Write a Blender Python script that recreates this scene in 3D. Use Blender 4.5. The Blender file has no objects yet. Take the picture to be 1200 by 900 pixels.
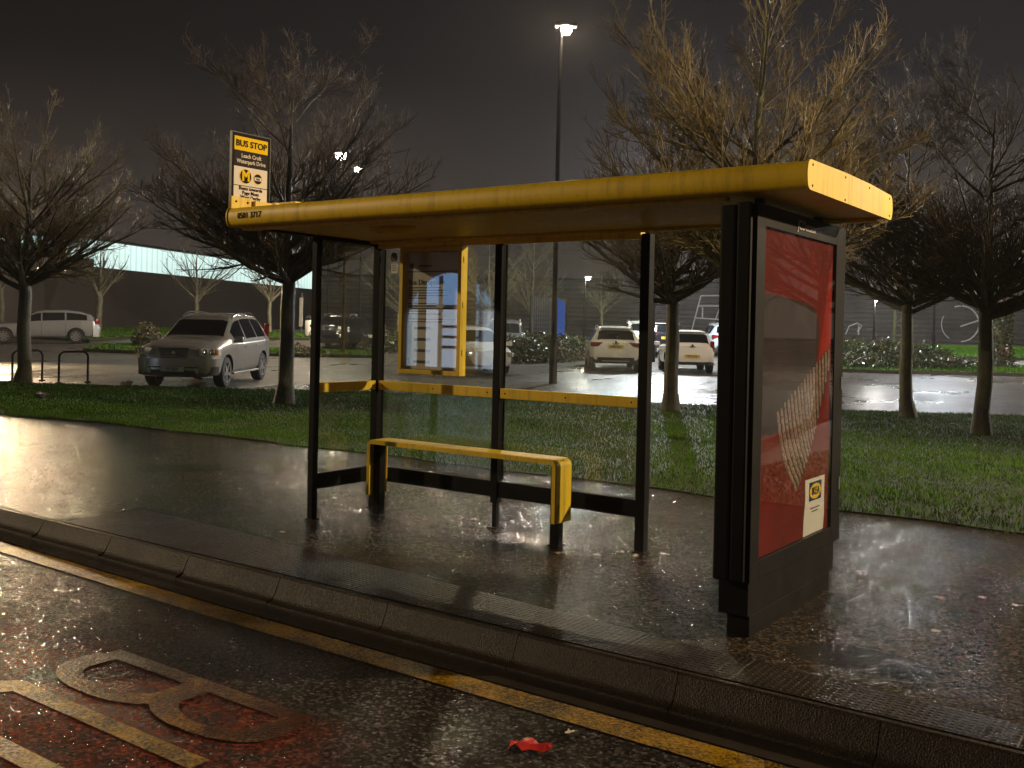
import bpy, bmesh, math, random
import numpy as np
from mathutils import Vector, Matrix

random.seed(7)
RNG = np.random.default_rng(11)
S = bpy.context.scene
C = S.collection
PI = math.pi
R = math.radians

# ------------------------------------------------------------------ frame of the place
# X runs along the kerb, Y away from the road, Z up; the shelter's back left post stands at the origin.
CAM = (6.0018, -6.3748, 1.5797)
FWD = (-0.58166, 0.81343)
RGT = (0.81343, 0.58166)


def depth(x, y):
    return (x - CAM[0]) * FWD[0] + (y - CAM[1]) * FWD[1]


def hgt(x, y):
    """the ground rises gently away from the road"""
    return np.interp(depth(x, y), [15, 24, 36, 43, 60, 80, 140], [0, .13, .31, .55, 1.0, 1.2, 1.3])


def far(lat, dep):
    """a point of the car park, measured across and away from the shelter's front"""
    return (CAM[0] + FWD[0] * dep + RGT[0] * lat, CAM[1] + FWD[1] * dep + RGT[1] * lat)


# ------------------------------------------------------------------ materials
class N:
    """small node-tree writer"""

    def __init__(s, name):
        s.m = bpy.data.materials.new(name)
        s.m.use_nodes = True
        s.t = s.m.node_tree
        s.t.nodes.clear()
        s.out = s.n('ShaderNodeOutputMaterial')

    def n(s, typ, inp=None, **kw):
        x = s.t.nodes.new(typ)
        for k, v in kw.items():
            setattr(x, k, v)
        for k, v in (inp or {}).items():
            s.put(x.inputs[k], v)
        return x

    def put(s, sock, v):
        if isinstance(v, bpy.types.NodeSocket):
            s.t.links.new(v, sock)
        else:
            if sock.type == 'RGBA' and len(v) == 3:
                v = (*v, 1)
            sock.default_value = v

    def pos(s, scale=(1, 1, 1)):
        g = s.n('ShaderNodeNewGeometry')
        m = s.n('ShaderNodeMapping', {'Vector': g.outputs['Position'], 'Scale': scale})
        return m.outputs[0]

    def objpos(s, scale=(1, 1, 1)):
        g = s.n('ShaderNodeTexCoord')
        m = s.n('ShaderNodeMapping', {'Vector': g.outputs['Object'], 'Scale': scale})
        return m.outputs[0]

    def noise(s, vec, scale, detail=3, rough=.55, dist=0):
        return s.n('ShaderNodeTexNoise', {'Vector': vec, 'Scale': scale, 'Detail': detail, 'Roughness': rough, 'Distortion': dist}).outputs['Fac']

    def voro(s, vec, scale, out='Distance', feature='F1'):
        return s.n('ShaderNodeTexVoronoi', {'Vector': vec, 'Scale': scale}, feature=feature).outputs[out]

    def ramp(s, fac, a, b, ca=(0, 0, 0), cb=(1, 1, 1)):
        r = s.n('ShaderNodeMapRange', {'Value': fac, 'From Min': a, 'From Max': b}, clamp=True)
        if ca == (0, 0, 0) and cb == (1, 1, 1):
            return r.outputs[0]
        return s.mix(r.outputs[0], ca, cb)

    def mix(s, fac, a, b):
        x = s.n('ShaderNodeMix', data_type='RGBA')
        s.put(x.inputs[0], fac)
        s.put(x.inputs[6], a)
        s.put(x.inputs[7], b)
        return x.outputs[2]

    def lerp(s, fac, a, b):
        x = s.n('ShaderNodeMapRange', {'Value': fac, 'To Min': a, 'To Max': b}, clamp=True)
        return x.outputs[0]

    def math(s, op, a, b=0.0):
        x = s.n('ShaderNodeMath', operation=op)
        s.put(x.inputs[0], a)
        s.put(x.inputs[1], b)
        return x.outputs[0]

    def schlick(s, k=1.0):
        """reflectance of thin glass, the same from either face"""
        g = s.n('ShaderNodeNewGeometry')
        d = s.n('ShaderNodeVectorMath', {0: g.outputs['Incoming'], 1: g.outputs['Normal']}, operation='DOT_PRODUCT').outputs['Value']
        p = s.math('POWER', s.math('SUBTRACT', 1.0, s.math('ABSOLUTE', d)), 5.0)
        return s.math('MULTIPLY', s.math('ADD', .04, s.math('MULTIPLY', p, .9)), k)

    def flake(s, vec, scale, k):
        """every little stone leans its own way, so that single stones glint"""
        c = s.n('ShaderNodeTexVoronoi', {'Vector': vec, 'Scale': scale}, feature='F1').outputs['Color']
        a = s.n('ShaderNodeVectorMath', {0: c, 1: (.5, .5, .5)}, operation='SUBTRACT').outputs[0]
        b = s.n('ShaderNodeVectorMath', {0: a, 1: (1, 1, .2)}, operation='MULTIPLY').outputs[0]
        m = s.n('ShaderNodeVectorMath', {0: b}, operation='SCALE')
        s.put(m.inputs['Scale'], k)
        g = s.n('ShaderNodeNewGeometry')
        d = s.n('ShaderNodeVectorMath', {0: g.outputs['Normal'], 1: m.outputs[0]}, operation='ADD').outputs[0]
        return s.n('ShaderNodeVectorMath', {0: d}, operation='NORMALIZE').outputs[0]

    def bump(s, h, dist, strength=1.0, normal=None):
        x = s.n('ShaderNodeBump', {'Height': h, 'Distance': dist, 'Strength': strength})
        if normal is not None:
            s.put(x.inputs['Normal'], normal)
        return x.outputs[0]

    def bsdf(s, color, rough, normal=None, **kw):
        b = s.n('ShaderNodeBsdfPrincipled', {'Base Color': color, 'Roughness': rough})
        if normal is not None:
            s.put(b.inputs['Normal'], normal)
        for k, v in kw.items():
            s.put(b.inputs[k.replace('_', ' ')], v)
        s.t.links.new(b.outputs[0], s.out.inputs[0])
        return b


M = {}


def simple(name, col, rough=.5, var=.12, scale=6, bump=0, **kw):
    """paint, plastic or metal with a little unevenness"""
    n = N(name)
    p = n.objpos()
    f = n.noise(p, scale, 4)
    c = n.mix(n.ramp(f, .3, .7), tuple(v * (1 - var) for v in col), tuple(min(1, v * (1 + var)) for v in col))
    nm = n.bump(n.noise(p, scale * 12, 2), bump) if bump else None
    n.bsdf(c, n.lerp(f, rough * .8, min(1, rough * 1.2)), nm, **kw)
    M[name] = n.m
    return n.m


def emit(name, col, strength):
    n = N(name)
    e = n.n('ShaderNodeEmission', {'Color': col, 'Strength': strength})
    n.t.links.new(e.outputs[0], n.out.inputs[0])
    M[name] = n.m


def make_materials():
    # wet tarmac of the footway
    n = N('wet_pavement')
    p = n.pos()
    agg = n.voro(p, 95)
    fine = n.noise(p, 230, 2)
    wear = n.noise(p, .9, 5, .6)
    wear2 = n.noise(p, 4.2, 4, .6)
    pud = n.ramp(n.math('ADD', n.noise(p, .75, 3, .5), n.math('MULTIPLY', n.noise(p, 5, 3), .12)), .60, .80)
    dd = n.n('ShaderNodeVectorMath', {0: n.n('ShaderNodeMapping', {'Vector': p, 'Location': (-4.62 / .36, 1.42 / .20, 0), 'Scale': (1 / .36, 1 / .20, 0)}).outputs[0]}, operation='LENGTH').outputs['Value']
    hollow = n.ramp(n.math('ADD', dd, n.math('MULTIPLY', n.noise(p, 6, 3), .5)), 1.32, 1.15)
    pud = n.math('MAXIMUM', pud, hollow)
    col = n.mix(n.ramp(n.math('ADD', n.math('MULTIPLY', agg, .6), n.math('MULTIPLY', fine, .6)), .2, .9), (.008, .0065, .005), (.042, .033, .025))
    col = n.mix(n.ramp(wear2, .35, .75), col, n.mix(.5, col, (.018, .014, .010)))
    st = n.n('ShaderNodeSeparateColor', {'Color': n.voro(p, 68, 'Color')}).outputs[0]
    col = n.mix(n.ramp(st, .55, 1.0), col, (.105, .078, .054))
    col = n.mix(n.ramp(st, .30, .0), col, (.003, .0025, .002))
    col = n.mix(pud, col, (.012, .010, .008))
    h = n.math('ADD', n.math('MULTIPLY', agg, 1.0), n.math('MULTIPLY', fine, .7))
    h = n.math('MULTIPLY', h, n.lerp(pud, 1.0, .3))
    rough = n.math('ADD', n.math('MULTIPLY', n.ramp(wear, .35, .7), .10), n.lerp(pud, .075, .05))
    n.bsdf(col, rough, n.bump(h, .004, .7, n.flake(p, 68, n.lerp(pud, .48, .12))), **{'Specular_IOR_Level': .5})
    M['wet_pavement'] = n.m
    # ribbed tactile strip along the kerb
    n = N('tactile_paving')
    p = n.pos()
    sx = n.n('ShaderNodeSeparateXYZ', {'Vector': p})
    wx = n.math('SINE', n.math('MULTIPLY', sx.outputs[0], 2 * PI / .034))
    wy = n.math('SINE', n.math('MULTIPLY', sx.outputs[1], 2 * PI / .034))
    st = n.ramp(n.math('MULTIPLY', n.math('ADD', wx, 1.0), n.math('ADD', wy, 1.0)), .6, 2.4)
    jx = n.math('ABSOLUTE', n.math('SUBTRACT', n.math('FRACT', n.math('MULTIPLY', sx.outputs[0], 1 / .6)), .5))
    joint = n.ramp(jx, .487, .495)
    g = n.noise(p, 160, 2)
    col = n.mix(n.ramp(n.noise(p, 3, 4), .3, .7), (.012, .0088, .0065), (.030, .022, .016))
    col = n.mix(joint, col, (.01, .008, .007))
    h = n.math('SUBTRACT', n.math('ADD', st, n.math('MULTIPLY', g, .35)), joint)
    n.bsdf(col, n.lerp(n.noise(p, 2, 3), .26, .46), n.bump(h, .006, .9, n.flake(p, 90, .22)))
    n.m.node_tree.nodes['Principled BSDF'].inputs['Specular IOR Level'].default_value = .16
    M['tactile_paving'] = n.m
    # road
    n = N('wet_road')
    p = n.pos()
    agg = n.voro(p, 62)
    fine = n.noise(p, 170, 2)
    un = n.noise(p, 1.1, 5, .6, .6)
    band = n.noise(n.pos((.35, 1.6, 1)), 1.0, 4, .6)
    sx = n.n('ShaderNodeSeparateXYZ', {'Vector': p})
    # worn red surfacing of the bus stop box
    ex = n.math('ADD', sx.outputs[0], n.math('MULTIPLY', n.noise(p, 3.5, 3), .5))
    ey = n.math('ADD', sx.outputs[1], n.math('MULTIPLY', n.noise(p, 3, 3), .55))
    red = n.math('MULTIPLY', n.ramp(ex, 3.5, 3.1), n.ramp(ey, -2.95, -3.25))
    red = n.math('MULTIPLY', red, n.ramp(n.math('ADD', n.noise(p, 2.6, 5, .65), n.math('MULTIPLY', n.noise(p, 40, 3), .25)), .47, .62))
    col = n.mix(n.ramp(agg, .05, .6), (.005, .0045, .0045), (.026, .023, .022))
    col = n.mix(n.math('MULTIPLY', red, .9), col, n.mix(n.ramp(fine, .3, .7), (.06, .012, .006), (.17, .034, .014)))
    st = n.n('ShaderNodeSeparateColor', {'Color': n.voro(p, 66, 'Color')}).outputs[0]
    col = n.mix(n.ramp(st, .6, 1.0), col, n.mix(red, (.075, .066, .060), (.20, .05, .025)))
    col = n.mix(n.ramp(st, .30, .0), col, (.003, .0025, .0025))
    pud = n.ramp(un, .56, .66)
    h = n.math('MULTIPLY', n.math('ADD', agg, n.math('MULTIPLY', fine, .6)), n.lerp(pud, 1.0, .35))
    h2 = n.math('ADD', h, n.math('MULTIPLY', band, 1.2))
    rough = n.math('ADD', n.math('MULTIPLY', n.ramp(band, .35, .7), .12), .06)
    n.bsdf(col, rough, n.bump(h2, .008, .8, n.flake(p, 66, n.lerp(pud, .75, .4))))
    M['wet_road'] = n.m
    # smooth channel beside the kerb
    n = N('channel_stone')
    p = n.pos()
    col = n.mix(n.noise(p, 5, 4), (.010, .008, .007), (.035, .027, .02))
    n.bsdf(col, n.lerp(n.noise(p, 3, 3), .16, .4), n.bump(n.noise(p, 90, 3), .003, .8))
    M['channel_stone'] = n.m
    # worn yellow road paint: where it has gone the tarmac shows
    n = N('worn_yellow_paint')
    p = n.pos()
    wear = n.ramp(n.math('ADD', n.noise(p, 60, 3, .7), n.math('MULTIPLY', n.noise(p, 2.6, 5, .7), .9)), .80, 1.10)
    col = n.mix(wear, (.33, .185, .006), (.020, .014, .007))
    agg = n.voro(p, 62)
    n.bsdf(col, n.lerp(n.noise(p, 7, 3), .22, .5), n.bump(n.math('ADD', agg, n.noise(p, 170, 2)), .005, .8, n.flake(p, 120, .35)), Specular_IOR_Level=.12)
    M['worn_yellow_paint'] = n.m
    n = N('faded_yellow_paint')
    p = n.pos()
    wear = n.ramp(n.math('ADD', n.noise(p, 60, 3, .7), n.math('MULTIPLY', n.noise(p, 2.6, 5, .7), .9)), .66, .94)
    col = n.mix(wear, (.34, .165, .004), (.040, .012, .005))
    n.bsdf(col, n.lerp(n.noise(p, 7, 3), .2, .45), n.bump(n.math('ADD', n.voro(p, 62), n.noise(p, 170, 2)), .005, .8, n.flake(p, 120, .3)), Specular_IOR_Level=.1)
    M['faded_yellow_paint'] = n.m
    # kerb concrete
    n = N('kerb_concrete')
    p = n.pos()
    col = n.mix(n.ramp(n.noise(p, 2.2, 6, .65), .3, .7), (.010, .0075, .005), (.036, .027, .018))
    col = n.mix(n.ramp(n.noise(p, 70, 3, .7), .50, .68), col, (.060, .046, .032))
    n.bsdf(col, n.lerp(n.noise(p, 4, 3), .38, .62), n.bump(n.math('ADD', n.noise(p, 14, 5, .7), n.math('MULTIPLY', n.voro(p, 130), .5)), .006, .8), Specular_IOR_Level=.35)
    M['kerb_concrete'] = n.m
    # car park tarmac, flooded in places
    n = N('wet_car_park')
    p = n.pos()
    un = n.noise(n.pos((1, .6, 1)), .35, 5, .6)
    pud = n.ramp(un, .40, .66)
    agg = n.voro(p, 38)
    col = n.mix(agg, (.040, .036, .032), (.13, .118, .10))
    h = n.math('MULTIPLY', n.math('ADD', agg, n.noise(p, 9, 3)), n.lerp(pud, 1.0, .22))
    n.bsdf(col, n.lerp(pud, .36, .22), n.bump(h, .012, .8, n.flake(p, 60, n.lerp(pud, .5, .28))))
    M['wet_car_park'] = n.m
    # soil and turf
    n = N('turf_soil')
    p = n.pos()
    col = n.mix(n.ramp(n.noise(p, 3, 5), .35, .65), (.009, .012, .004), (.020, .028, .007))
    n.bsdf(col, .7, n.bump(n.noise(p, 40, 3), .02, 1))
    M['turf_soil'] = n.m
    n = N('grass_blade')
    p = n.pos()
    f = n.noise(p, 1.3, 4, .6)
    f2 = n.noise(p, 60, 1)
    col = n.mix(n.ramp(f, .3, .7), (.030, .105, .003), (.074, .165, .006))
    col = n.mix(n.ramp(f2, .60, .75), col, (.12, .12, .03))
    b = n.bsdf(col, .6, Specular_IOR_Level=.10)
    M['grass_blade'] = n.m
    n = N('far_ground')
    p = n.pos()
    col = n.mix(n.noise(p, .5, 5), (.012, .014, .008), (.03, .03, .02))
    n.bsdf(col, .8)
    M['far_ground'] = n.m
    # bark: dark, mossy green on the trunks
    n = N('mossy_bark')
    p = n.objpos((1, 1, .35))
    f = n.noise(p, 7, 5, .65)
    moss = n.ramp(n.noise(n.objpos(), 3.2, 4, .6), .40, .62)
    col = n.mix(n.ramp(f, .3, .7), (.014, .011, .008), (.050, .038, .026))
    col = n.mix(moss, col, (.062, .066, .012))
    n.bsdf(col, .55, n.bump(n.noise(p, 26, 4, .7), .03, 1))
    M['mossy_bark'] = n.m
    n = N('twig_bark')
    p = n.objpos()
    col = n.mix(n.ramp(n.noise(p, 1.4, 3), .35, .65), (.070, .048, .026), (.17, .135, .050))
    n.bsdf(col, .38)
    M['twig_bark'] = n.m
    n = N('shaded_twig_bark')  # twig bark darkened, standing in for crowns the lamps leave dim
    p = n.objpos()
    col = n.mix(n.ramp(n.noise(p, 1.4, 3), .35, .65), (.042, .028, .017), (.092, .064, .034))
    n.bsdf(col, .5, Specular_IOR_Level=.35)
    M['shaded_twig_bark'] = n.m
    n = N('lichen_lit_bark')  # yellowish lichen tone, also standing in for lamp light on the crown
    p = n.objpos()
    col = n.mix(n.ramp(n.noise(p, 1.2, 4), .35, .65), (.070, .048, .018), (.18, .135, .045))
    n.bsdf(col, .45)
    M['lichen_lit_bark'] = n.m
    n = N('pale_bark')
    p = n.objpos((1, 1, .5))
    col = n.mix(n.ramp(n.noise(p, 5, 4), .35, .65), (.13, .12, .065), (.26, .24, .15))
    n.bsdf(col, .6)
    M['pale_bark'] = n.m
    n = N('hedge_leaf')
    p = n.pos()
    col = n.mix(n.ramp(n.noise(p, 2.5, 4), .35, .65), (.018, .030, .009), (.050, .060, .020))
    col = n.mix(n.ramp(n.noise(p, 1.1, 2), .56, .68), col, (.075, .040, .018))
    n.bsdf(col, .32)
    M['hedge_leaf'] = n.m
    n = N('bush_leaf')
    p = n.pos()
    col = n.mix(n.ramp(n.noise(p, 3, 4), .35, .65), (.05, .05, .018), (.13, .11, .045))
    n.bsdf(col, .4)
    M['bush_leaf'] = n.m
    # shelter paint
    n = N('yellow_paint')
    p = n.objpos()
    f = n.noise(p, 2.2, 6, .65)
    streak = n.noise(n.objpos((14, 14, .8)), 1.4, 4, .6)
    chip = n.ramp(n.noise(p, 34, 4, .7), .665, .72)
    col = n.mix(n.ramp(f, .35, .75), (.70, .47, .010), (.84, .59, .016))
    col = n.mix(n.math('MULTIPLY', n.ramp(streak,   .50, .78), .65), col, (.26, .14, .02))
    col = n.mix(n.math('MULTIPLY', chip, .75), col, (.09, .055, .02))
    n.bsdf(col, n.lerp(f, .38, .6), n.bump(n.noise(p, 160, 2), .0006, .6), Specular_IOR_Level=.4)
    M['yellow_paint'] = n.m
    n = N('black_paint')
    p = n.objpos()
    f = n.noise(p, 5, 5, .6)
    col = n.mix(n.ramp(f, .45, .75), (.0025, .0027, .004), (.007, .0066, .006))
    n.bsdf(col, n.lerp(f, .5, .72), Specular_IOR_Level=.12)
    M['black_paint'] = n.m
    # window glass: thin, wet, a little dirty
    n = N('dirty_glass')
    p = n.objpos()
    g = n.n('ShaderNodeNewGeometry')
    sm = n.noise(p, 1.5, 5, .65, .8)
    drops = n.math('MULTIPLY', n.ramp(n.voro(p, 85), .22, .12), n.ramp(n.noise(p, 2.4, 3), .50, .66))
    drips = n.ramp(n.noise(n.objpos((26, 26, 1.2)), 1.0, 3), .58, .75)
    tr = n.n('ShaderNodeBsdfTransparent', {'Color': n.mix(n.ramp(sm, .35, .7), (.90, .93, .91), (.80, .82, .78))})
    df = n.n('ShaderNodeBsdfDiffuse', {'Color': (.62, .60, .55)})
    tl = n.n('ShaderNodeBsdfTranslucent', {'Color': (.62, .60, .55)})
    dt = n.n('ShaderNodeMixShader', {'Fac': .5})
    n.put(dt.inputs[1], df.outputs[0]); n.put(dt.inputs[2], tl.outputs[0])
    amt = n.math('ADD', n.math('MULTIPLY', n.ramp(sm, .42, .75), .065), n.math('MULTIPLY', drops, .5))
    amt = n.math('ADD', amt, n.math('MULTIPLY', drips, .06))
    a = n.n('ShaderNodeMixShader', {'Fac': amt})
    n.put(a.inputs[1], tr.outputs[0]); n.put(a.inputs[2], dt.outputs[0])
    gl = n.n('ShaderNodeBsdfGlossy', {'Color': (1, 1, 1), 'Roughness': n.lerp(sm, .0, .06)})
    b = n.n('ShaderNodeMixShader', {'Fac': n.schlick(.8)})
    n.put(b.inputs[1], a.outputs[0]); n.put(b.inputs[2], gl.outputs[0])
    n.t.links.new(b.outputs[0], n.out.inputs[0])
    M['dirty_glass'] = n.m
    n = N('case_glass')
    tr = n.n('ShaderNodeBsdfTransparent', {'Color': (.93, .94, .93)})
    gl = n.n('ShaderNodeBsdfGlossy', {'Color': (1, 1, 1), 'Roughness': .015})
    b = n.n('ShaderNodeMixShader', {'Fac': n.schlick(.9)})
    n.put(b.inputs[1], tr.outputs[0]); n.put(b.inputs[2], gl.outputs[0])
    n.t.links.new(b.outputs[0], n.out.inputs[0])
    M['case_glass'] = n.m
    # ad poster
    n = N('red_poster')
    p = n.objpos()
    sx = n.n('ShaderNodeSeparateXYZ', {'Vector': p})
    f = n.noise(p, 3, 5, .6)
    col = n.mix(n.ramp(f, .3, .7), (.11, .007, .006), (.18, .012, .009))
    n.bsdf(col, .8, Specular_IOR_Level=.1)
    M['red_poster'] = n.m
    simple('poster_brown', (.036, .023, .021), .8, .5, 5, 0, Specular_IOR_Level=.1)
    n = N('knitted_strand')
    p = n.objpos()
    f = n.noise(p, 60, 4, .7)
    col = n.mix(n.ramp(f, .35, .65), (.06, .03, .025), (.44, .30, .255))
    n.bsdf(col, .85, n.bump(f, .002), Specular_IOR_Level=.1)
    M['knitted_strand'] = n.m
    simple('poster_red_bright', (.30, .016, .010), .8, .1, 6, 0, Specular_IOR_Level=.1)
    simple('white_print', (.72, .70, .66), .75, .04, 6, 0, Specular_IOR_Level=.12)
    simple('paper_print', (.80, .74, .72), .75, .05, 3, 0, Specular_IOR_Level=.12)
    simple('grey_print', (.16, .13, .13), .75, .05, 6, 0, Specular_IOR_Level=.12)
    simple('black_print', (.012, .011, .012), .75, .1, 6, 0, Specular_IOR_Level=.12)
    simple('brown_grey_print', (.030, .024, .026), .75, .05, 6, 0, Specular_IOR_Level=.12)
    simple('blue_print', (.008, .02, .09), .75, .05, 6, 0, Specular_IOR_Level=.12)
    simple('yellow_print', (.85, .56, .01), .75, .04, 6, 0, Specular_IOR_Level=.12)
    simple('sign_cream', (.78, .70, .60), .75, .05, 6, 0, Specular_IOR_Level=.12)
    # lamps, posts, walls
    simple('galvanised_black', (.006, .006, .006), .7, Specular_IOR_Level=.15)
    simple('lamp_grey', (.10, .10, .10), .4)
    emit('lamp_lens', (1, .86, .66), 160)
    emit('lamp_lens_white', (.95, .97, 1), 110)
    emit('lamp_lens_far', (1, .92, .78), 60)
    n = N('lit_cladding')
    p = n.objpos()
    sx = n.n('ShaderNodeSeparateXYZ', {'Vector': p})
    rib = n.math('FRACT', n.math('MULTIPLY', sx.outputs[0], 1 / .62))
    rb = n.ramp(n.math('ABSOLUTE', n.math('SUBTRACT', rib, .5)), .30, .48)
    pn = n.noise(n.objpos((.08, 1, .3)), 1.0, 2)
    col = n.mix(rb, (.78, 1, .93), (.50, .80, .74))
    e = n.n('ShaderNodeEmission', {'Color': col, 'Strength': n.lerp(pn, .55, 1.15)})
    n.t.links.new(e.outputs[0], n.out.inputs[0])
    M['lit_cladding'] = n.m
    n = N('dark_cladding')
    p = n.objpos()
    col = n.mix(n.ramp(n.noise(p, .5, 4), .3, .7), (.07, .064, .06), (.12, .112, .10))
    n.bsdf(col, .32, Metallic=.3)
    M['dark_cladding'] = n.m
    n = N('brick_wall')
    p = n.objpos()
    b = n.n('ShaderNodeTexBrick', {'Vector': n.n('ShaderNodeMapping', {'Vector': p, 'Rotation': (R(90), 0, 0)}).outputs[0], 'Color1': (.060, .046, .036, 1), 'Color2': (.075, .058, .046, 1), 'Mortar': (.04, .036, .032, 1), 'Scale': 2.2, 'Mortar Size': .018})
    col = n.mix(n.math('MULTIPLY', n.noise(p, .4, 4), .5), b.outputs[0], (.05, .042, .035))
    n.bsdf(col, .7)
    M['brick_wall'] = n.m
    simple('mural_white', (.55, .56, .56), .5)
    simple('blue_banner', (.03, .12, .55), .5)
    emit('banner_glow', (.08, .24, 1.0), .3)
    simple('dark_screen', (.012, .013, .014), .6)
    emit('added_blue_window', (.30, .56, 1.0), 3.4)  # glow of the added building, there to mirror in the notice case
    emit('added_pale_window', (.70, .82, 1.0), 3.6)
    simple('render_wall', (.20, .17, .14), .7)
    # vehicles
    for nm, col, met, ro in (('silver_car_paint', (.36, .35, .33), .35, .22), ('white_car_paint', (.80, .76, .70), 0, .2),
                             ('dark_car_paint', (.012, .013, .017), .2, .16), ('grey_car_paint', (.17, .17, .17), .4, .22),
                             ('pale_blue_car_paint', (.46, .54, .56), .35, .24)):
        n = N(nm)
        p = n.objpos()
        f = n.noise(p, 1.8, 4)
        dirt = n.ramp(n.n('ShaderNodeSeparateXYZ', {'Vector': p}).outputs[2], .65, .25)
        c = n.mix(n.math('MULTIPLY', dirt, n.ramp(n.noise(p, 7, 4), .2, .8)), col, tuple(v * .45 + .02 for v in col))
        drop = n.ramp(n.voro(p, 70), .30, .05)
        n.bsdf(c, n.lerp(f, ro * .85, ro * 1.3), n.bump(drop, .0006, .35), Metallic=met, Coat_Weight=.5, Coat_Roughness=.08)
        M[nm] = n.m
    simple('car_glass', (.006, .007, .008), .06, .1)
    simple('tyre_rubber', (.012, .012, .012), .65, .2, 12)
    simple('alloy', (.42, .41, .39), .3, .1, 5, 0, Metallic=.8)
    simple('black_trim', (.014, .014, .014), .45)
    simple('chrome', (.62, .62, .60), .15, .05, 5, 0, Metallic=1.0)
    simple('headlamp', (.80, .80, .76), .12, .15, 14, 0, Metallic=.3, Coat_Weight=1.0)
    simple('indicator_orange', (.65, .22, .03), .2)
    simple('tail_red', (.17, .006, .008), .15)
    simple('plate_white', (.62, .60, .52), .4)
    simple('plate_yellow', (.70, .50, .05), .4)
    simple('leaf_tan', (.30, .20, .12), .45, .3, 30)
    simple('leaf_pale', (.50, .43, .35), .45, .2, 30)
    simple('wrapper_red', (.50, .03, .025), .35)
    simple('litter_white', (.66, .62, .56), .5)


make_materials()


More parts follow.
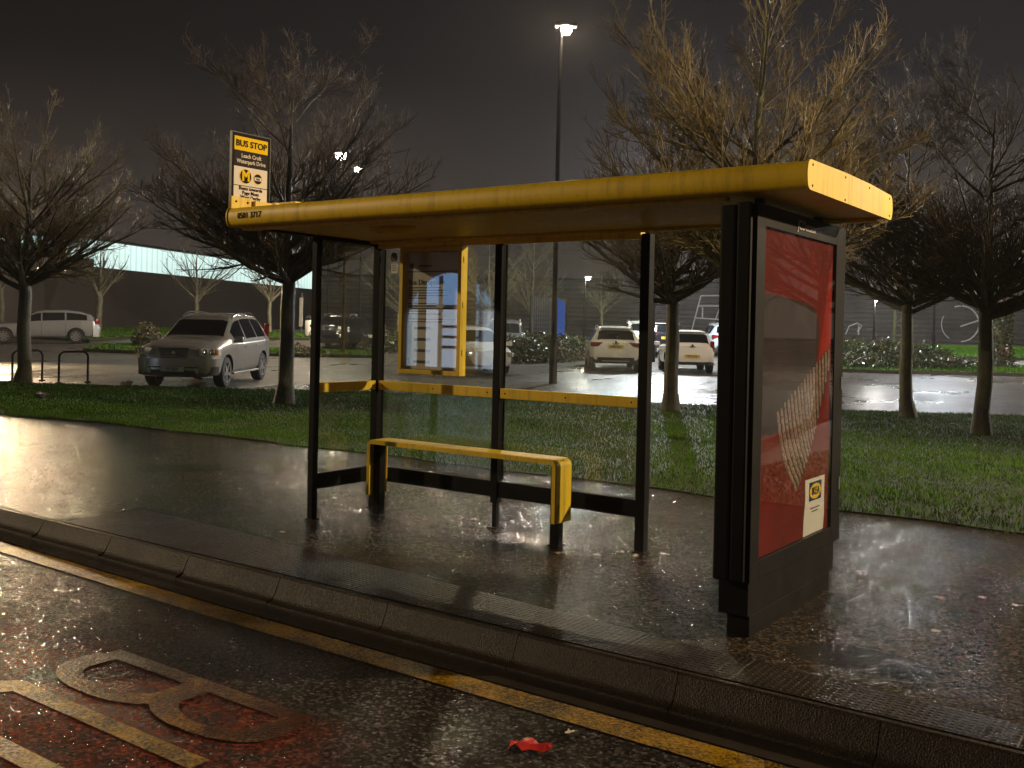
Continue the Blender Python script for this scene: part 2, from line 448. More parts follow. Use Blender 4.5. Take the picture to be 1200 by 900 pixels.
# ------------------------------------------------------------------ mesh building
class MB:
    def __init__(s):
        s.v = []
        s.f = []
        s.mi = []

    def add(s, verts, faces, mi=0, mat=None):
        o = len(s.v)
        if mat is not None:
            verts = [tuple(mat @ Vector(v)) for v in verts]
        s.v += [tuple(float(c) for c in v) for v in verts]
        s.f += [tuple(i + o for i in f) for f in faces]
        s.mi += [mi] * len(faces)
        return s

    def box(s, a, b, bev=0.0, mi=0, mat=None):
        """axis aligned box from corner a to corner b, chamfered by bev"""
        bm = bmesh.new()
        bmesh.ops.create_cube(bm, size=1)
        for v in bm.verts:
            v.co = Vector(((a[i] + b[i]) / 2 + v.co[i] * (b[i] - a[i]) for i in range(3)))
        if bev:
            bmesh.ops.bevel(bm, geom=list(bm.edges), offset=bev, segments=2, affect='EDGES', profile=.6)
        bm.verts.index_update()
        s.add([v.co[:] for v in bm.verts], [[v.index for v in f.verts] for f in bm.faces], mi, mat)
        bm.free()
        return s

    def tube(s, pts, rad, n=8, mi=0, cap=True, mat=None):
        pts = [Vector(p) for p in pts]
        rad = rad if isinstance(rad, (list, tuple)) else [rad] * len(pts)
        vs, fs = [], []
        up = Vector((0, 0, 1))
        prev = None
        for i, p in enumerate(pts):
            d = (pts[min(i + 1, len(pts) - 1)] - pts[max(i - 1, 0)]).normalized()
            if prev is None:
                a = d.cross(up if abs(d.z) < .9 else Vector((1, 0, 0))).normalized()
            else:
                a = (prev - d * prev.dot(d)).normalized()
            prev = a
            b = d.cross(a)
            for k in range(n):
                t = 2 * PI * k / n
                vs.append(p + (a * math.cos(t) + b * math.sin(t)) * rad[i])
        for i in range(len(pts) - 1):
            for k in range(n):
                k2 = (k + 1) % n
                fs.append((i * n + k, i * n + k2, (i + 1) * n + k2, (i + 1) * n + k))
        if cap:
            fs.append(tuple(range(n))[::-1])
            fs.append(tuple(range((len(pts) - 1) * n, len(pts) * n)))
        return s.add(vs, fs, mi, mat)

    def lathe(s, prof, n=24, mi=0, mat=None, cap=True):
        """profile of (radius, height) turned about Z"""
        vs, fs = [], []
        for r, z in prof:
            for k in range(n):
                t = 2 * PI * k / n
                vs.append((r * math.cos(t), r * math.sin(t), z))
        for i in range(len(prof) - 1):
            for k in range(n):
                k2 = (k + 1) % n
                fs.append((i * n + k, i * n + k2, (i + 1) * n + k2, (i + 1) * n + k))
        if cap:
            fs.append(tuple(range(n))[::-1])
            fs.append(tuple(range((len(prof) - 1) * n, len(prof) * n)))
        return s.add(vs, fs, mi, mat)

    def prism(s, poly, axis, a, b, mi=0, mat=None):
        """polygon (list of 2D points) extruded along axis from a to b"""
        def P(p, t):
            return {'x': (t, p[0], p[1]), 'y': (p[0], t, p[1]), 'z': (p[0], p[1], t)}[axis]
        k = len(poly)
        vs = [P(p, a) for p in poly] + [P(p, b) for p in poly]
        fs = [tuple(range(k))[::-1], tuple(range(k, 2 * k))] + [(i, (i + 1) % k, k + (i + 1) % k, k + i) for i in range(k)]
        return s.add(vs, fs, mi, mat)

    def text(s, string, size, origin, right, up, mi=0, align='CENTER', bold=0.0, width=1.0, lift=.002, thick=.0008):
        cu = bpy.data.curves.new('txt', 'FONT')
        cu.body = string
        cu.size = size
        cu.align_x = align
        cu.align_y = 'CENTER'
        cu.offset = bold * size
        cu.extrude = thick
        cu.resolution_u = 3
        ob = bpy.data.objects.new('txt', cu)
        C.objects.link(ob)
        bpy.context.view_layer.update()
        me = bpy.data.meshes.new_from_object(ob.evaluated_get(bpy.context.evaluated_depsgraph_get()))
        r, u = Vector(right).normalized(), Vector(up).normalized()
        nrm = r.cross(u)
        o = Vector(origin) + nrm * (lift + thick)
        s.add([o + r * v.co.x * width + u * v.co.y + nrm * v.co.z for v in me.vertices], [tuple(p.vertices) for p in me.polygons], mi)
        bpy.data.objects.remove(ob)
        bpy.data.curves.remove(cu)
        bpy.data.meshes.remove(me)
        return s

    def build(s, name, mats, parent=None, smooth=False, loc=None):
        me = bpy.data.meshes.new(name)
        v = s.v
        if loc is not None:
            v = [(a - loc[0], b - loc[1], c - loc[2]) for a, b, c in s.v]
        me.from_pydata(v, [], s.f)
        mats = mats if isinstance(mats, (list, tuple)) else [mats]
        for m in mats:
            me.materials.append(M[m] if isinstance(m, str) else m)
        if len(mats) > 1:
            me.polygons.foreach_set('material_index', s.mi)
        if smooth:
            me.polygons.foreach_set('use_smooth', [True] * len(me.polygons))
            try:
                me.set_sharp_from_angle(angle=R(38 if smooth is True else smooth))
            except Exception:
                pass
        bm = bmesh.new()
        bm.from_mesh(me)
        bmesh.ops.recalc_face_normals(bm, faces=bm.faces)
        bm.to_mesh(me)
        bm.free()
        me.update()
        o = bpy.data.objects.new(name, me)
        C.objects.link(o)
        if parent is not None:
            o.parent = parent
        if loc is not None:
            o.location = loc
        return o


def raw(name, verts, faces, mat, parent=None, smooth=True, loc=(0, 0, 0)):
    """a big mesh from numpy arrays (quads or triangles)"""
    me = bpy.data.meshes.new(name)
    nv, nf, k = len(verts), len(faces), faces.shape[1]
    me.vertices.add(nv)
    me.vertices.foreach_set('co', np.ascontiguousarray(verts, np.float32).ravel())
    me.loops.add(nf * k)
    me.loops.foreach_set('vertex_index', np.ascontiguousarray(faces, np.int32).ravel())
    me.polygons.add(nf)
    me.polygons.foreach_set('loop_start', np.arange(0, nf * k, k, dtype=np.int32))
    if smooth:
        me.polygons.foreach_set('use_smooth', np.ones(nf, bool))
    me.materials.append(M[mat])
    me.update(calc_edges=True)
    me.validate()
    o = bpy.data.objects.new(name, me)
    C.objects.link(o)
    o.location = loc
    if parent is not None:
        o.parent = parent
    return o


def tag(o, label=None, cat=None, group=None, kind=None):
    for k, v in (('label', label), ('category', cat), ('group', group), ('kind', kind)):
        if v:
            o[k] = v
    return o


def thing(name, label, cat, loc=(0, 0, 0), rz=0.0, group=None):
    o = bpy.data.objects.new(name, None)
    C.objects.link(o)
    o.location = loc
    o.rotation_euler = (0, 0, rz)
    o.empty_display_size = .2
    return tag(o, label, cat, group)


def dup(root, loc, rz, label, group=None, scale=None, paint=None):
    """a copy of a thing with its parts and sub-parts"""
    r = root.copy()
    C.objects.link(r)
    r.location = loc
    r.rotation_euler = (0, 0, rz)
    if scale:
        r.scale = scale
    r['label'] = label
    if group:
        r['group'] = group

    def rec(src, dst):
        for ch in list(src.children):
            c = ch.copy()
            C.objects.link(c)
            c.parent = dst
            if paint and c.name.startswith(paint[0]):
                c.material_slots[0].link = 'OBJECT'
                c.material_slots[0].material = M[paint[1]]
            rec(ch, c)
    rec(root, r)
    return r


def sheet(name, xs, ys, z, mat, kind='structure', keep=None):
    """ground sheet that follows the lie of the land"""
    X, Y = np.meshgrid(xs, ys)
    Z = hgt(X, Y) + (z(X) if callable(z) else z)
    V = np.stack([X.ravel(), Y.ravel(), Z.ravel()], 1)
    nx, ny = len(xs), len(ys)
    i = np.arange(nx - 1)[None, :] + np.arange(ny - 1)[:, None] * nx
    F = np.stack([i, i + 1, i + 1 + nx, i + nx], -1).reshape(-1, 4)
    if keep is not None:
        c = V[F].mean(1)
        F = F[keep(c[:, 0], c[:, 1])]
    return tag(raw(name, V, F, mat), kind=kind)


def strip(name, xs, y0f, y1f, z, mat, ny=10, kind='structure'):
    """ground strip between two lines y0(x) and y1(x)"""
    V, F = [], []
    for x in xs:
        for k in range(ny + 1):
            y = y0f(x) + (y1f(x) - y0f(x)) * k / ny
            V.append((x, y, float(hgt(x, y)) + z))
    for i in range(len(xs) - 1):
        for k in range(ny):
            a = i * (ny + 1) + k
            F.append((a, a + ny + 1, a + ny + 2, a + 1))
    return tag(raw(name, np.array(V), np.array(F), mat), kind=kind)


def patch(name, outline, z, mat, kind='structure', kerb=0.0, kmat='kerb_concrete'):
    """raised island: top cap with an outline of points and a kerb face"""
    bm = bmesh.new()
    top = [bm.verts.new((x, y, float(hgt(x, y)) + z)) for x, y in outline]
    f = bm.faces.new(top)
    if f.normal.z < 0:
        f.normal_flip()
    f.material_index = 0
    if kerb:
        low = [bm.verts.new((x, y, float(hgt(x, y)) + z - kerb)) for x, y in outline]
        k = len(top)
        for i in range(k):
            g = bm.faces.new((top[i], top[(i + 1) % k], low[(i + 1) % k], low[i]))
            g.material_index = 1
    bmesh.ops.recalc_face_normals(bm, faces=bm.faces)
    bmesh.ops.triangulate(bm, faces=[f])
    me = bpy.data.meshes.new(name)
    bm.to_mesh(me)
    bm.free()
    me.materials.append(M[mat])
    me.materials.append(M[kmat])
    o = bpy.data.objects.new(name, me)
    C.objects.link(o)
    return tag(o, kind=kind)


# ------------------------------------------------------------------ ground
YK = -2.12          # back edge of the kerb
ZR = -.16           # road level in front of the shelter


def road_z(x):
    return np.interp(x, [-4, 1.3], [-.105, -.16])
VX = [-60, -28, -20, -16.63, -14.66, -13.14, -11.1, -9.29, -4.04, -2.46, -.07, 2.82, 10, 30]
VY = [2.0, 2.6, 3.7, 5.27, 6.13, 7.27, 8.71, 9.83, 12.6, 12.95, 14.18, 15.85, 19.6, 30]


def verge_far(x):
    return float(np.interp(x, VX, VY))


def verge_near(x):
    return float(np.interp(x, [-60, -14, -10.3, -7.6, -3, 3, 30], [-3.0, 1.2, 1.99, 2.5, 2.62, 2.68, 2.9])) + .05 * math.sin(x * 2.1) + .03 * math.sin(x * 5.3)


def build_ground():
    sheet('ground', np.concatenate([np.linspace(-260, -60, 21), np.linspace(-56, 40, 49), np.linspace(50, 160, 12)]),
          np.concatenate([np.linspace(-60, 0, 25), np.linspace(4, 80, 39), np.linspace(100, 300, 11)]), -.30, 'far_ground')
    xs = np.concatenate([np.linspace(-60, -12, 25), np.linspace(-10, 30, 41)])
    sheet('road', xs, np.linspace(-13, -2.42, 12), road_z, 'wet_road')
    sheet('road_channel', xs, np.array([-2.44, -2.40, -2.20]), lambda x: road_z(x) + .004, 'channel_stone')
    sheet('road_line', xs, np.array([-2.635, -2.58, -2.52, -2.465]), lambda x: road_z(x) + .006, 'worn_yellow_paint')
    # the lettering of the bus stop box, drawn for drivers coming along the kerb
    mb = MB()
    z = ZR + .005

    def stroke(pts, w):
        L = [Vector((p[0], p[1])) for p in pts]
        vs, fs = [], []
        for i, p in enumerate(L):
            d = (L[min(i + 1, len(L) - 1)] - L[max(i - 1, 0)]).normalized()
            # strokes are wider along the road than across it
            nrm = Vector((-d.y, d.x))
            ww = w * (1 + .9 * abs(nrm.x))
            vs += [(p.x + nrm.x * ww, p.y + nrm.y * ww, z), (p.x - nrm.x * ww, p.y - nrm.y * ww, z)]
        for i in range(len(L) - 1):
            fs.append((2 * i, 2 * i + 2, 2 * i + 3, 2 * i + 1))
        mb.add(vs, fs)

    def bowl(xa, xb, ya, yb):
        xm, rx = (xa + xb) / 2, (xb - xa) / 2
        pts = [(xa, ya)] + [(xm - rx * math.cos(t), ya + (yb - ya) * (.45 + .55 * math.sin(t))) for t in np.linspace(.0, PI, 13)] + [(xb, ya)]
        return pts
    stroke([(1.30, -3.35), (2.78, -3.35)], .050)
    tag(mb.build('road_lettering', 'faded_yellow_paint'), kind='structure')
    mb = MB()
    z += .0012
    stroke(bowl(1.34, 2.06, -3.40, -3.72), .042)
    z += .0012
    stroke(bowl(2.09, 2.74, -3.40, -3.70), .042)
    tag(mb.build('road_lettering', 'faded_yellow_paint'), kind='structure')
    mb = MB()
    z = ZR + .005
    stroke([(2.77, -3.905)] + [(1.45, -3.905)] + [(1.45 - .14 * math.sin(t), -4.1 + .195 * math.cos(t)) for t in np.linspace(.2, PI - .2, 9)] + [(1.45, -4.295), (2.77, -4.295)], .049)
    tag(mb.build('road_lettering', 'worn_yellow_paint'), kind='structure')
    # kerb stones with joints and a battered face
    mb = MB()
    x = -60.0
    while x < 30:
        x1 = x + .914
        h = float(hgt((x + x1) / 2, YK))
        zr = float(road_z((x + x1) / 2))
        prof = [(YK + .02, -.22), (YK + .02, -.004), (YK, .004), (YK - .022, .002), (YK - .034, -.008), (YK - .078, zr + .052), (YK - .090, zr + .036), (YK - .108, zr + .026), (YK - .138, zr + .019), (YK - .142, zr - .03), (YK - .142, -.22)]
        mb.prism([(a, b + h) for a, b in prof], 'x', x + .0025, x1 - .0025)
        mb.prism([(a + (.003 if a < YK else 0), b + h - .0015) for a, b in prof], 'x', x1 - .0025, x1 + .0025)
        x = x1
    tag(mb.build('kerb', 'kerb_concrete', smooth=25), kind='structure')
    strip('tactile_paving', np.linspace(-1.35, 30, 36), lambda x: YK + .022, lambda x: float(np.interp(x, [-3, -1.3, 1.5, 4, 6, 12], [-1.9, -1.36, -1.55, -1.75, -1.86, -1.9])), .004, 'tactile_paving', 3)
    strip('pavement', np.concatenate([np.linspace(-60, -16, 23), np.linspace(-15, 14, 59), np.linspace(15, 30, 8)]), lambda x: YK + .02, lambda x: verge_near(x) + .15, 0, 'wet_pavement', 8)
    strip('verge_soil', np.concatenate([np.linspace(-60, -17, 22), np.linspace(-16, 10, 53), np.linspace(11, 30, 10)]), lambda x: verge_near(x), lambda x: verge_far(x), .012, 'turf_soil', 14)
    sheet('car_park', np.linspace(-80, 40, 121), np.linspace(1, 110, 110), -.03, 'wet_car_park',
          keep=lambda X, Y: (Y > np.interp(X, VX, VY) - 1.6))


def grass():
    """blades of the verge: many thin bent triangles"""
    def field(n, x0, x1, hmin, hmax, w):
        x = RNG.uniform(x0, x1, n)
        ya = np.array([verge_near(v) for v in x]) - .03
        yb = np.interp(x, VX, VY) + .03
        ya = ya - .16 * RNG.random(n) ** 4 * (.5 + .5 * np.sin(x * 3.1 + np.sin(x * 7.7)))
        y = ya + (yb - ya) * RNG.random(n)
        return x, y, RNG.uniform(hmin, hmax, n), w
    parts = [field(210000, -10, 6.5, .022, .055, .0048), field(80000, -19, -9, .03, .065, .009)]
    x = np.concatenate([p[0] for p in parts]); y = np.concatenate([p[1] for p in parts])
    hh = np.concatenate([p[2] for p in parts]); w = np.concatenate([np.full(len(p[0]), p[3]) for p in parts])
    # tufts: blade height follows a slow unevenness
    un = .65 + .5 * (np.sin(x * 1.7 + 2 * np.sin(y * .9)) * np.sin(y * 2.3 + x * .6) * .5 + .5)
    hh = hh * un
    tall = RNG.random(len(x)) < .015
    hh[tall] *= 1.9
    a = RNG.uniform(0, 2 * PI, len(x))
    z = hgt(x, y) + .008
    lean = RNG.uniform(.15, .8, len(x)) * hh
    la = RNG.uniform(0, 2 * PI, len(x))
    n = len(x)
    V = np.zeros((n, 5, 3))
    dx, dy = np.cos(a) * w, np.sin(a) * w
    V[:, 0] = np.stack([x - dx, y - dy, z], 1)
    V[:, 1] = np.stack([x + dx, y + dy, z], 1)
    mx, my = x + np.cos(la) * lean * .3, y + np.sin(la) * lean * .3
    V[:, 2] = np.stack([mx + dx * .8, my + dy * .8, z + hh * .6], 1)
    V[:, 3] = np.stack([mx - dx * .8, my - dy * .8, z + hh * .6], 1)
    V[:, 4] = np.stack([x + np.cos(la) * lean, y + np.sin(la) * lean, z + hh], 1)
    b = np.arange(n)[:, None] * 5
    F = np.concatenate([b + np.array([[0, 1, 2]]), b + np.array([[0, 2, 3]]), b + np.array([[3, 2, 4]])])
    tag(raw('grass', V.reshape(-1, 3), F, 'grass_blade', smooth=False), 'short wet green grass on the verge behind the bus shelter', 'grass', kind='stuff')


def lawn(name, outline, n, label, hm=.10, w=.03):
    """grass on a far island: coarser blades over an outline"""
    from mathutils.geometry import intersect_point_tri_2d  # noqa
    P = np.array(outline)
    lo, hi = P.min(0), P.max(0)
    pts = []
    while len(pts) < n:
        q = RNG.uniform(lo, hi, (n * 3, 2))
        ins = np.zeros(len(q), bool)
        j = len(P) - 1
        for i in range(len(P)):
            c = ((P[i, 1] > q[:, 1]) != (P[j, 1] > q[:, 1])) & (q[:, 0] < (P[j, 0] - P[i, 0]) * (q[:, 1] - P[i, 1]) / (P[j, 1] - P[i, 1] + 1e-12) + P[i, 0])
            ins ^= c
            j = i
        pts += list(q[ins])
    q = np.array(pts[:n])
    z = hgt(q[:, 0], q[:, 1]) + .10
    a = RNG.uniform(0, 2 * PI, n)
    hh = RNG.uniform(.4, 1, n) * hm
    V = np.zeros((n, 3, 3))
    V[:, 0] = np.stack([q[:, 0] - np.cos(a) * w, q[:, 1] - np.sin(a) * w, z], 1)
    V[:, 1] = np.stack([q[:, 0] + np.cos(a) * w, q[:, 1] + np.sin(a) * w, z], 1)
    V[:, 2] = np.stack([q[:, 0] + RNG.normal(0, .03, n), q[:, 1] + RNG.normal(0, .03, n), z + hh], 1)
    F = np.arange(n * 3).reshape(-1, 3)
    tag(raw(name, V.reshape(-1, 3), F, 'grass_blade', smooth=False), label, 'grass', kind='stuff')


# ------------------------------------------------------------------ trees
def tubes(paths, radii, sides):
    """paths (M,N,3), radii (M,N) -> verts, quads"""
    Mn, Nn, _ = paths.shape
    d = np.empty_like(paths)
    d[:, 1:-1] = paths[:, 2:] - paths[:, :-2]
    d[:, 0] = paths[:, 1] - paths[:, 0]
    d[:, -1] = paths[:, -1] - paths[:, -2]
    d /= np.linalg.norm(d, axis=2, keepdims=True) + 1e-9
    ref = np.where(np.abs(d[..., 2:3]) < .9, np.array([0, 0, 1.0]), np.array([1.0, 0, 0]))
    a = np.cross(d, ref)
    a /= np.linalg.norm(a, axis=2, keepdims=True) + 1e-9
    b = np.cross(d, a)
    t = np.arange(sides) * 2 * PI / sides
    V = paths[:, :, None] + (a[:, :, None] * np.cos(t)[None, None, :, None] + b[:, :, None] * np.sin(t)[None, None, :, None]) * radii[:, :, None, None]
    V = V.reshape(-1, 3)
    base = (np.arange(Mn)[:, None, None] * Nn + np.arange(Nn - 1)[None, :, None]) * sides
    k = np.arange(sides)[None, None, :]
    k2 = (k + 1) % sides
    F = np.stack([base + k, base + k2, base + sides + k2, base + sides + k], -1).reshape(-1, 4)
    return V, F


def grow(p, d, L, n, wig, up, rng):
    """M paths from points p along d with lengths L"""
    m = len(p)
    P = np.zeros((m, n, 3))
    P[:, 0] = p
    d = d / (np.linalg.norm(d, axis=1, keepdims=True) + 1e-9)
    st = (L / (n - 1))[:, None]
    for i in range(1, n):
        d = d + rng.normal(0, wig, (m, 3)) + np.array([0, 0, up])
        d /= np.linalg.norm(d, axis=1, keepdims=True) + 1e-9
        P[:, i] = P[:, i - 1] + d * st
    return P


def spawn(P, Rad, spacing, ang, lenf, u0, rng, upb=.25, lmin=.1):
    """children along each path"""
    m, n, _ = P.shape
    seg = np.linalg.norm(np.diff(P, axis=1), axis=2).sum(1)
    cnt = np.maximum(1, (seg * (1 - u0) / spacing)).astype(int)
    idx = np.repeat(np.arange(m), cnt)
    u = u0 + (1 - u0) * rng.random(len(idx)) * .98
    f = u * (n - 1)
    i0 = np.minimum(f.astype(int), n - 2)
    w = (f - i0)[:, None]
    pos = P[idx, i0] * (1 - w) + P[idx, i0 + 1] * w
    tan = P[idx, i0 + 1] - P[idx, i0]
    tan /= np.linalg.norm(tan, axis=1, keepdims=True) + 1e-9
    r = rng.normal(0, 1, tan.shape)
    r -= tan * (r * tan).sum(1, keepdims=True)
    r /= np.linalg.norm(r, axis=1, keepdims=True) + 1e-9
    a = rng.normal(ang, .18, len(idx))[:, None]
    d = tan * np.cos(a) + r * np.sin(a) + np.array([0, 0, upb])
    L = np.maximum(lmin, lenf(u, seg[idx]) * rng.uniform(.6, 1.25, len(idx)))
    rad = Rad[idx, i0] * (1 - w[:, 0]) + Rad[idx, i0 + 1] * w[:, 0]
    return pos, d, L, rad


def taper(r0, n, end):
    t = np.linspace(0, 1, n)[None, :]
    return np.asarray(r0)[:, None] * (1 - t) + np.asarray(end)[:, None] * t if np.ndim(end) else np.asarray(r0)[:, None] * (1 - t) + end * t


def tree(name, x, y, H, Rc, label, group, seed, trunk_r=.13, fork=2.2, limbs=24, dens=1.0, low=66, lean=(0, 0), bark='mossy_bark', twig='twig_bark', fine=True, twr=.0048):
    rng = np.random.default_rng(seed)
    z0 = float(hgt(x, y)) - .03
    root = thing(name, label, 'tree', (x, y, z0), group=group)
    # trunk with a root flare, the leader bends a little
    nt = 14
    tz = np.linspace(0, H * .78, nt)
    wob = np.cumsum(rng.normal(0, .02, (nt, 2)), 0)
    T = np.zeros((1, nt, 3))
    T[0, :, 0] = wob[:, 0] + lean[0] * tz
    T[0, :, 1] = wob[:, 1] + lean[1] * tz
    T[0, :, 2] = tz
    T[0, 0, :2] = 0
    tr = np.interp(tz, [0, .12, .4, fork, fork + .8, H * .78], [trunk_r * 1.5, trunk_r * 1.2, trunk_r, trunk_r * .88, trunk_r * .55, .015])[None]
    # limbs
    hz = fork + (H * .74 - fork) * (rng.random(limbs) ** 1.5)
    hz[: limbs // 3] = fork + rng.uniform(-.15, .7, limbs // 3)
    fr = (hz - fork) / (H - fork)
    inc = np.radians(np.interp(fr, [0, .3, .7, 1], [low + 5, 58, 40, 20]) + rng.normal(0, 7, limbs))
    az = np.arange(limbs) * 2.39996 + rng.normal(0, .25, limbs)
    zc = fork + .32 * (H - fork)

    def outside(P):
        q = P - np.array([0, 0, zc])
        az_ = np.where(q[..., 2] > 0, H - zc, zc - fork * .82)
        return (q[..., 0] / Rc) ** 2 + (q[..., 1] / Rc) ** 2 + (q[..., 2] / az_) ** 2
    px = np.stack([np.interp(hz, tz, T[0, :, 0]), np.interp(hz, tz, T[0, :, 1]), hz], 1)
    d = np.stack([np.sin(inc) * np.cos(az), np.sin(inc) * np.sin(az), np.cos(inc)], 1)
    L = np.full(limbs, .4)
    dm = d + np.array([0, 0, .14])
    dm /= np.linalg.norm(dm, axis=1, keepdims=True)
    for k in range(60):
        L = np.where(outside(px + dm * (L + .12)[:, None]) < 1, L + .12, L)
    L *= rng.uniform(.78, 1.03, limbs)
    A = grow(px, d, L, 9, .05, .04, rng)
    ra = np.interp(hz, tz, tr[0]) * rng.uniform(.42, .62, limbs)
    Ar = taper(np.maximum(ra, .014), 9, .006)
    V1, F1 = tubes(T, tr, 12)
    V2, F2 = tubes(A, Ar, 7)
    raw('trunk', np.concatenate([V1, V2]), np.concatenate([F1, F2 + len(V1)]), bark, root)
    # crown
    vs, fs, o = [], [], 0

    def put(P, Rr, sides):
        nonlocal o
        v, f = tubes(P, Rr, sides)
        vs.append(v); fs.append(f + o); o += len(v)
    p, dd, L2, r2 = spawn(A, Ar, .22 / dens, .58, lambda u, s: .30 + .34 * s * (1.05 - u), .12, rng, .16)
    B = grow(p, dd, L2, 6, .06, .06, rng)
    ok = outside(B[:, -1]) < 1.12
    B, r2 = B[ok], r2[ok]
    Br = taper(np.maximum(r2 * .5, .0065), 6, .0038)
    put(B, Br, 5)
    pt = np.concatenate([T[:, 8:]], 0)
    p, dd, L3, r3 = spawn(B, Br, .125 / dens, .55, lambda u, s: .16 + .42 * s * (1.1 - u), .12, rng, .13)
    Cc = grow(p, dd, L3, 5, .07, .07, rng)
    ok = outside(Cc[:, -1]) < 1.16
    Cc, r3 = Cc[ok], r3[ok]
    Cr = taper(np.maximum(r3 * .6, twr), 5, twr * .6)
    put(Cc, Cr, 4)
    p, dd, L3b, r3 = spawn(A, Ar, .30 / dens, .8, lambda u, s: .25 + 0 * s, .3, rng, .25)
    C2 = grow(p, dd, L3b, 4, .1, .07, rng)
    put(C2, taper(np.full(len(C2), twr), 4, twr * .6), 3)
    if fine:
        p, dd, L4, r4 = spawn(Cc, Cr, .115 / dens, .7, lambda u, s: .09 + .35 * s * (1.1 - u), .1, rng, .18, .07)
        D = grow(p, dd, L4, 3, .06, .06, rng)
        put(D, taper(np.full(len(D), twr * .78), 3, twr * .45), 3)
    raw('crown', np.concatenate(vs), np.concatenate(fs), twig, root, smooth=False)
    return root


def leaf_cloud(n, fn, size, rng, flat=.6):
    """n small leaf quads at points fn(n) -> (n,3)"""
    P = fn(n)
    a = rng.normal(0, 1, (n, 3)); a /= np.linalg.norm(a, axis=1, keepdims=True)
    b = rng.normal(0, 1, (n, 3)); b -= a * (a * b).sum(1, keepdims=True); b /= np.linalg.norm(b, axis=1, keepdims=True)
    s = size * rng.uniform(.6, 1.4, (n, 1))
    V = np.stack([P - a * s, P + b * s * flat, P + a * s, P - b * s * flat], 1).reshape(-1, 3)
    return V, np.arange(n * 4).reshape(-1, 4)


def hedge(name, label, cat, blobs, n, size, seed, leafmat='hedge_leaf', group=None):
    """a clipped or wild shrub mass: leaves over several lobes, stems inside"""
    rng = np.random.default_rng(seed)
    x0 = np.mean([b[0] for b in blobs]); y0 = np.mean([b[1] for b in blobs])
    z0 = float(hgt(x0, y0))
    root = thing(name, label, cat, (x0, y0, z0), group=group)
    w = np.array([b[3] * b[4] * b[5] for b in blobs]) ** .75
    w = w / w.sum()

    def pts(m):
        k = rng.choice(len(blobs), m, p=w)
        bl = np.array(blobs)[k]
        d = rng.normal(0, 1, (m, 3)); d /= np.linalg.norm(d, axis=1, keepdims=True)
        r = rng.uniform(.55, 1.0, (m, 1)) ** .5 * rng.uniform(.85, 1.12, (m, 1))
        P = d * r * bl[:, 3:6]
        P[:, 2] = np.abs(P[:, 2])
        Q = P + bl[:, :3]
        Q[:, 2] += hgt(Q[:, 0], Q[:, 1]) - z0
        return Q - np.array([x0, y0, 0])
    V, F = leaf_cloud(n, pts, size, rng)
    raw('foliage', V, F, leafmat, root, smooth=False)
    mb = MB()
    for b in blobs:
        for k in range(6):
            a = rng.uniform(0, 2 * PI)
            bx, by = b[0] - x0 + rng.uniform(-.5, .5) * b[3] * .6, b[1] - y0 + rng.uniform(-.5, .5) * b[4] * .6
            zz = float(hgt(bx + x0, by + y0)) - z0
            mb.tube([(bx, by, zz), (bx + math.cos(a) * .2 * b[3], by + math.sin(a) * .2 * b[4], zz + b[5] * .5), (bx + math.cos(a) * .5 * b[3], by + math.sin(a) * .5 * b[4], zz + b[5] * .85)], [.02, .014, .006], 5)
    mb.build('stem', 'twig_bark', root, smooth=True)
    return root


# ------------------------------------------------------------------ the bus shelter
L1, L2, DEP = 1.3183, 2.6296, .7347


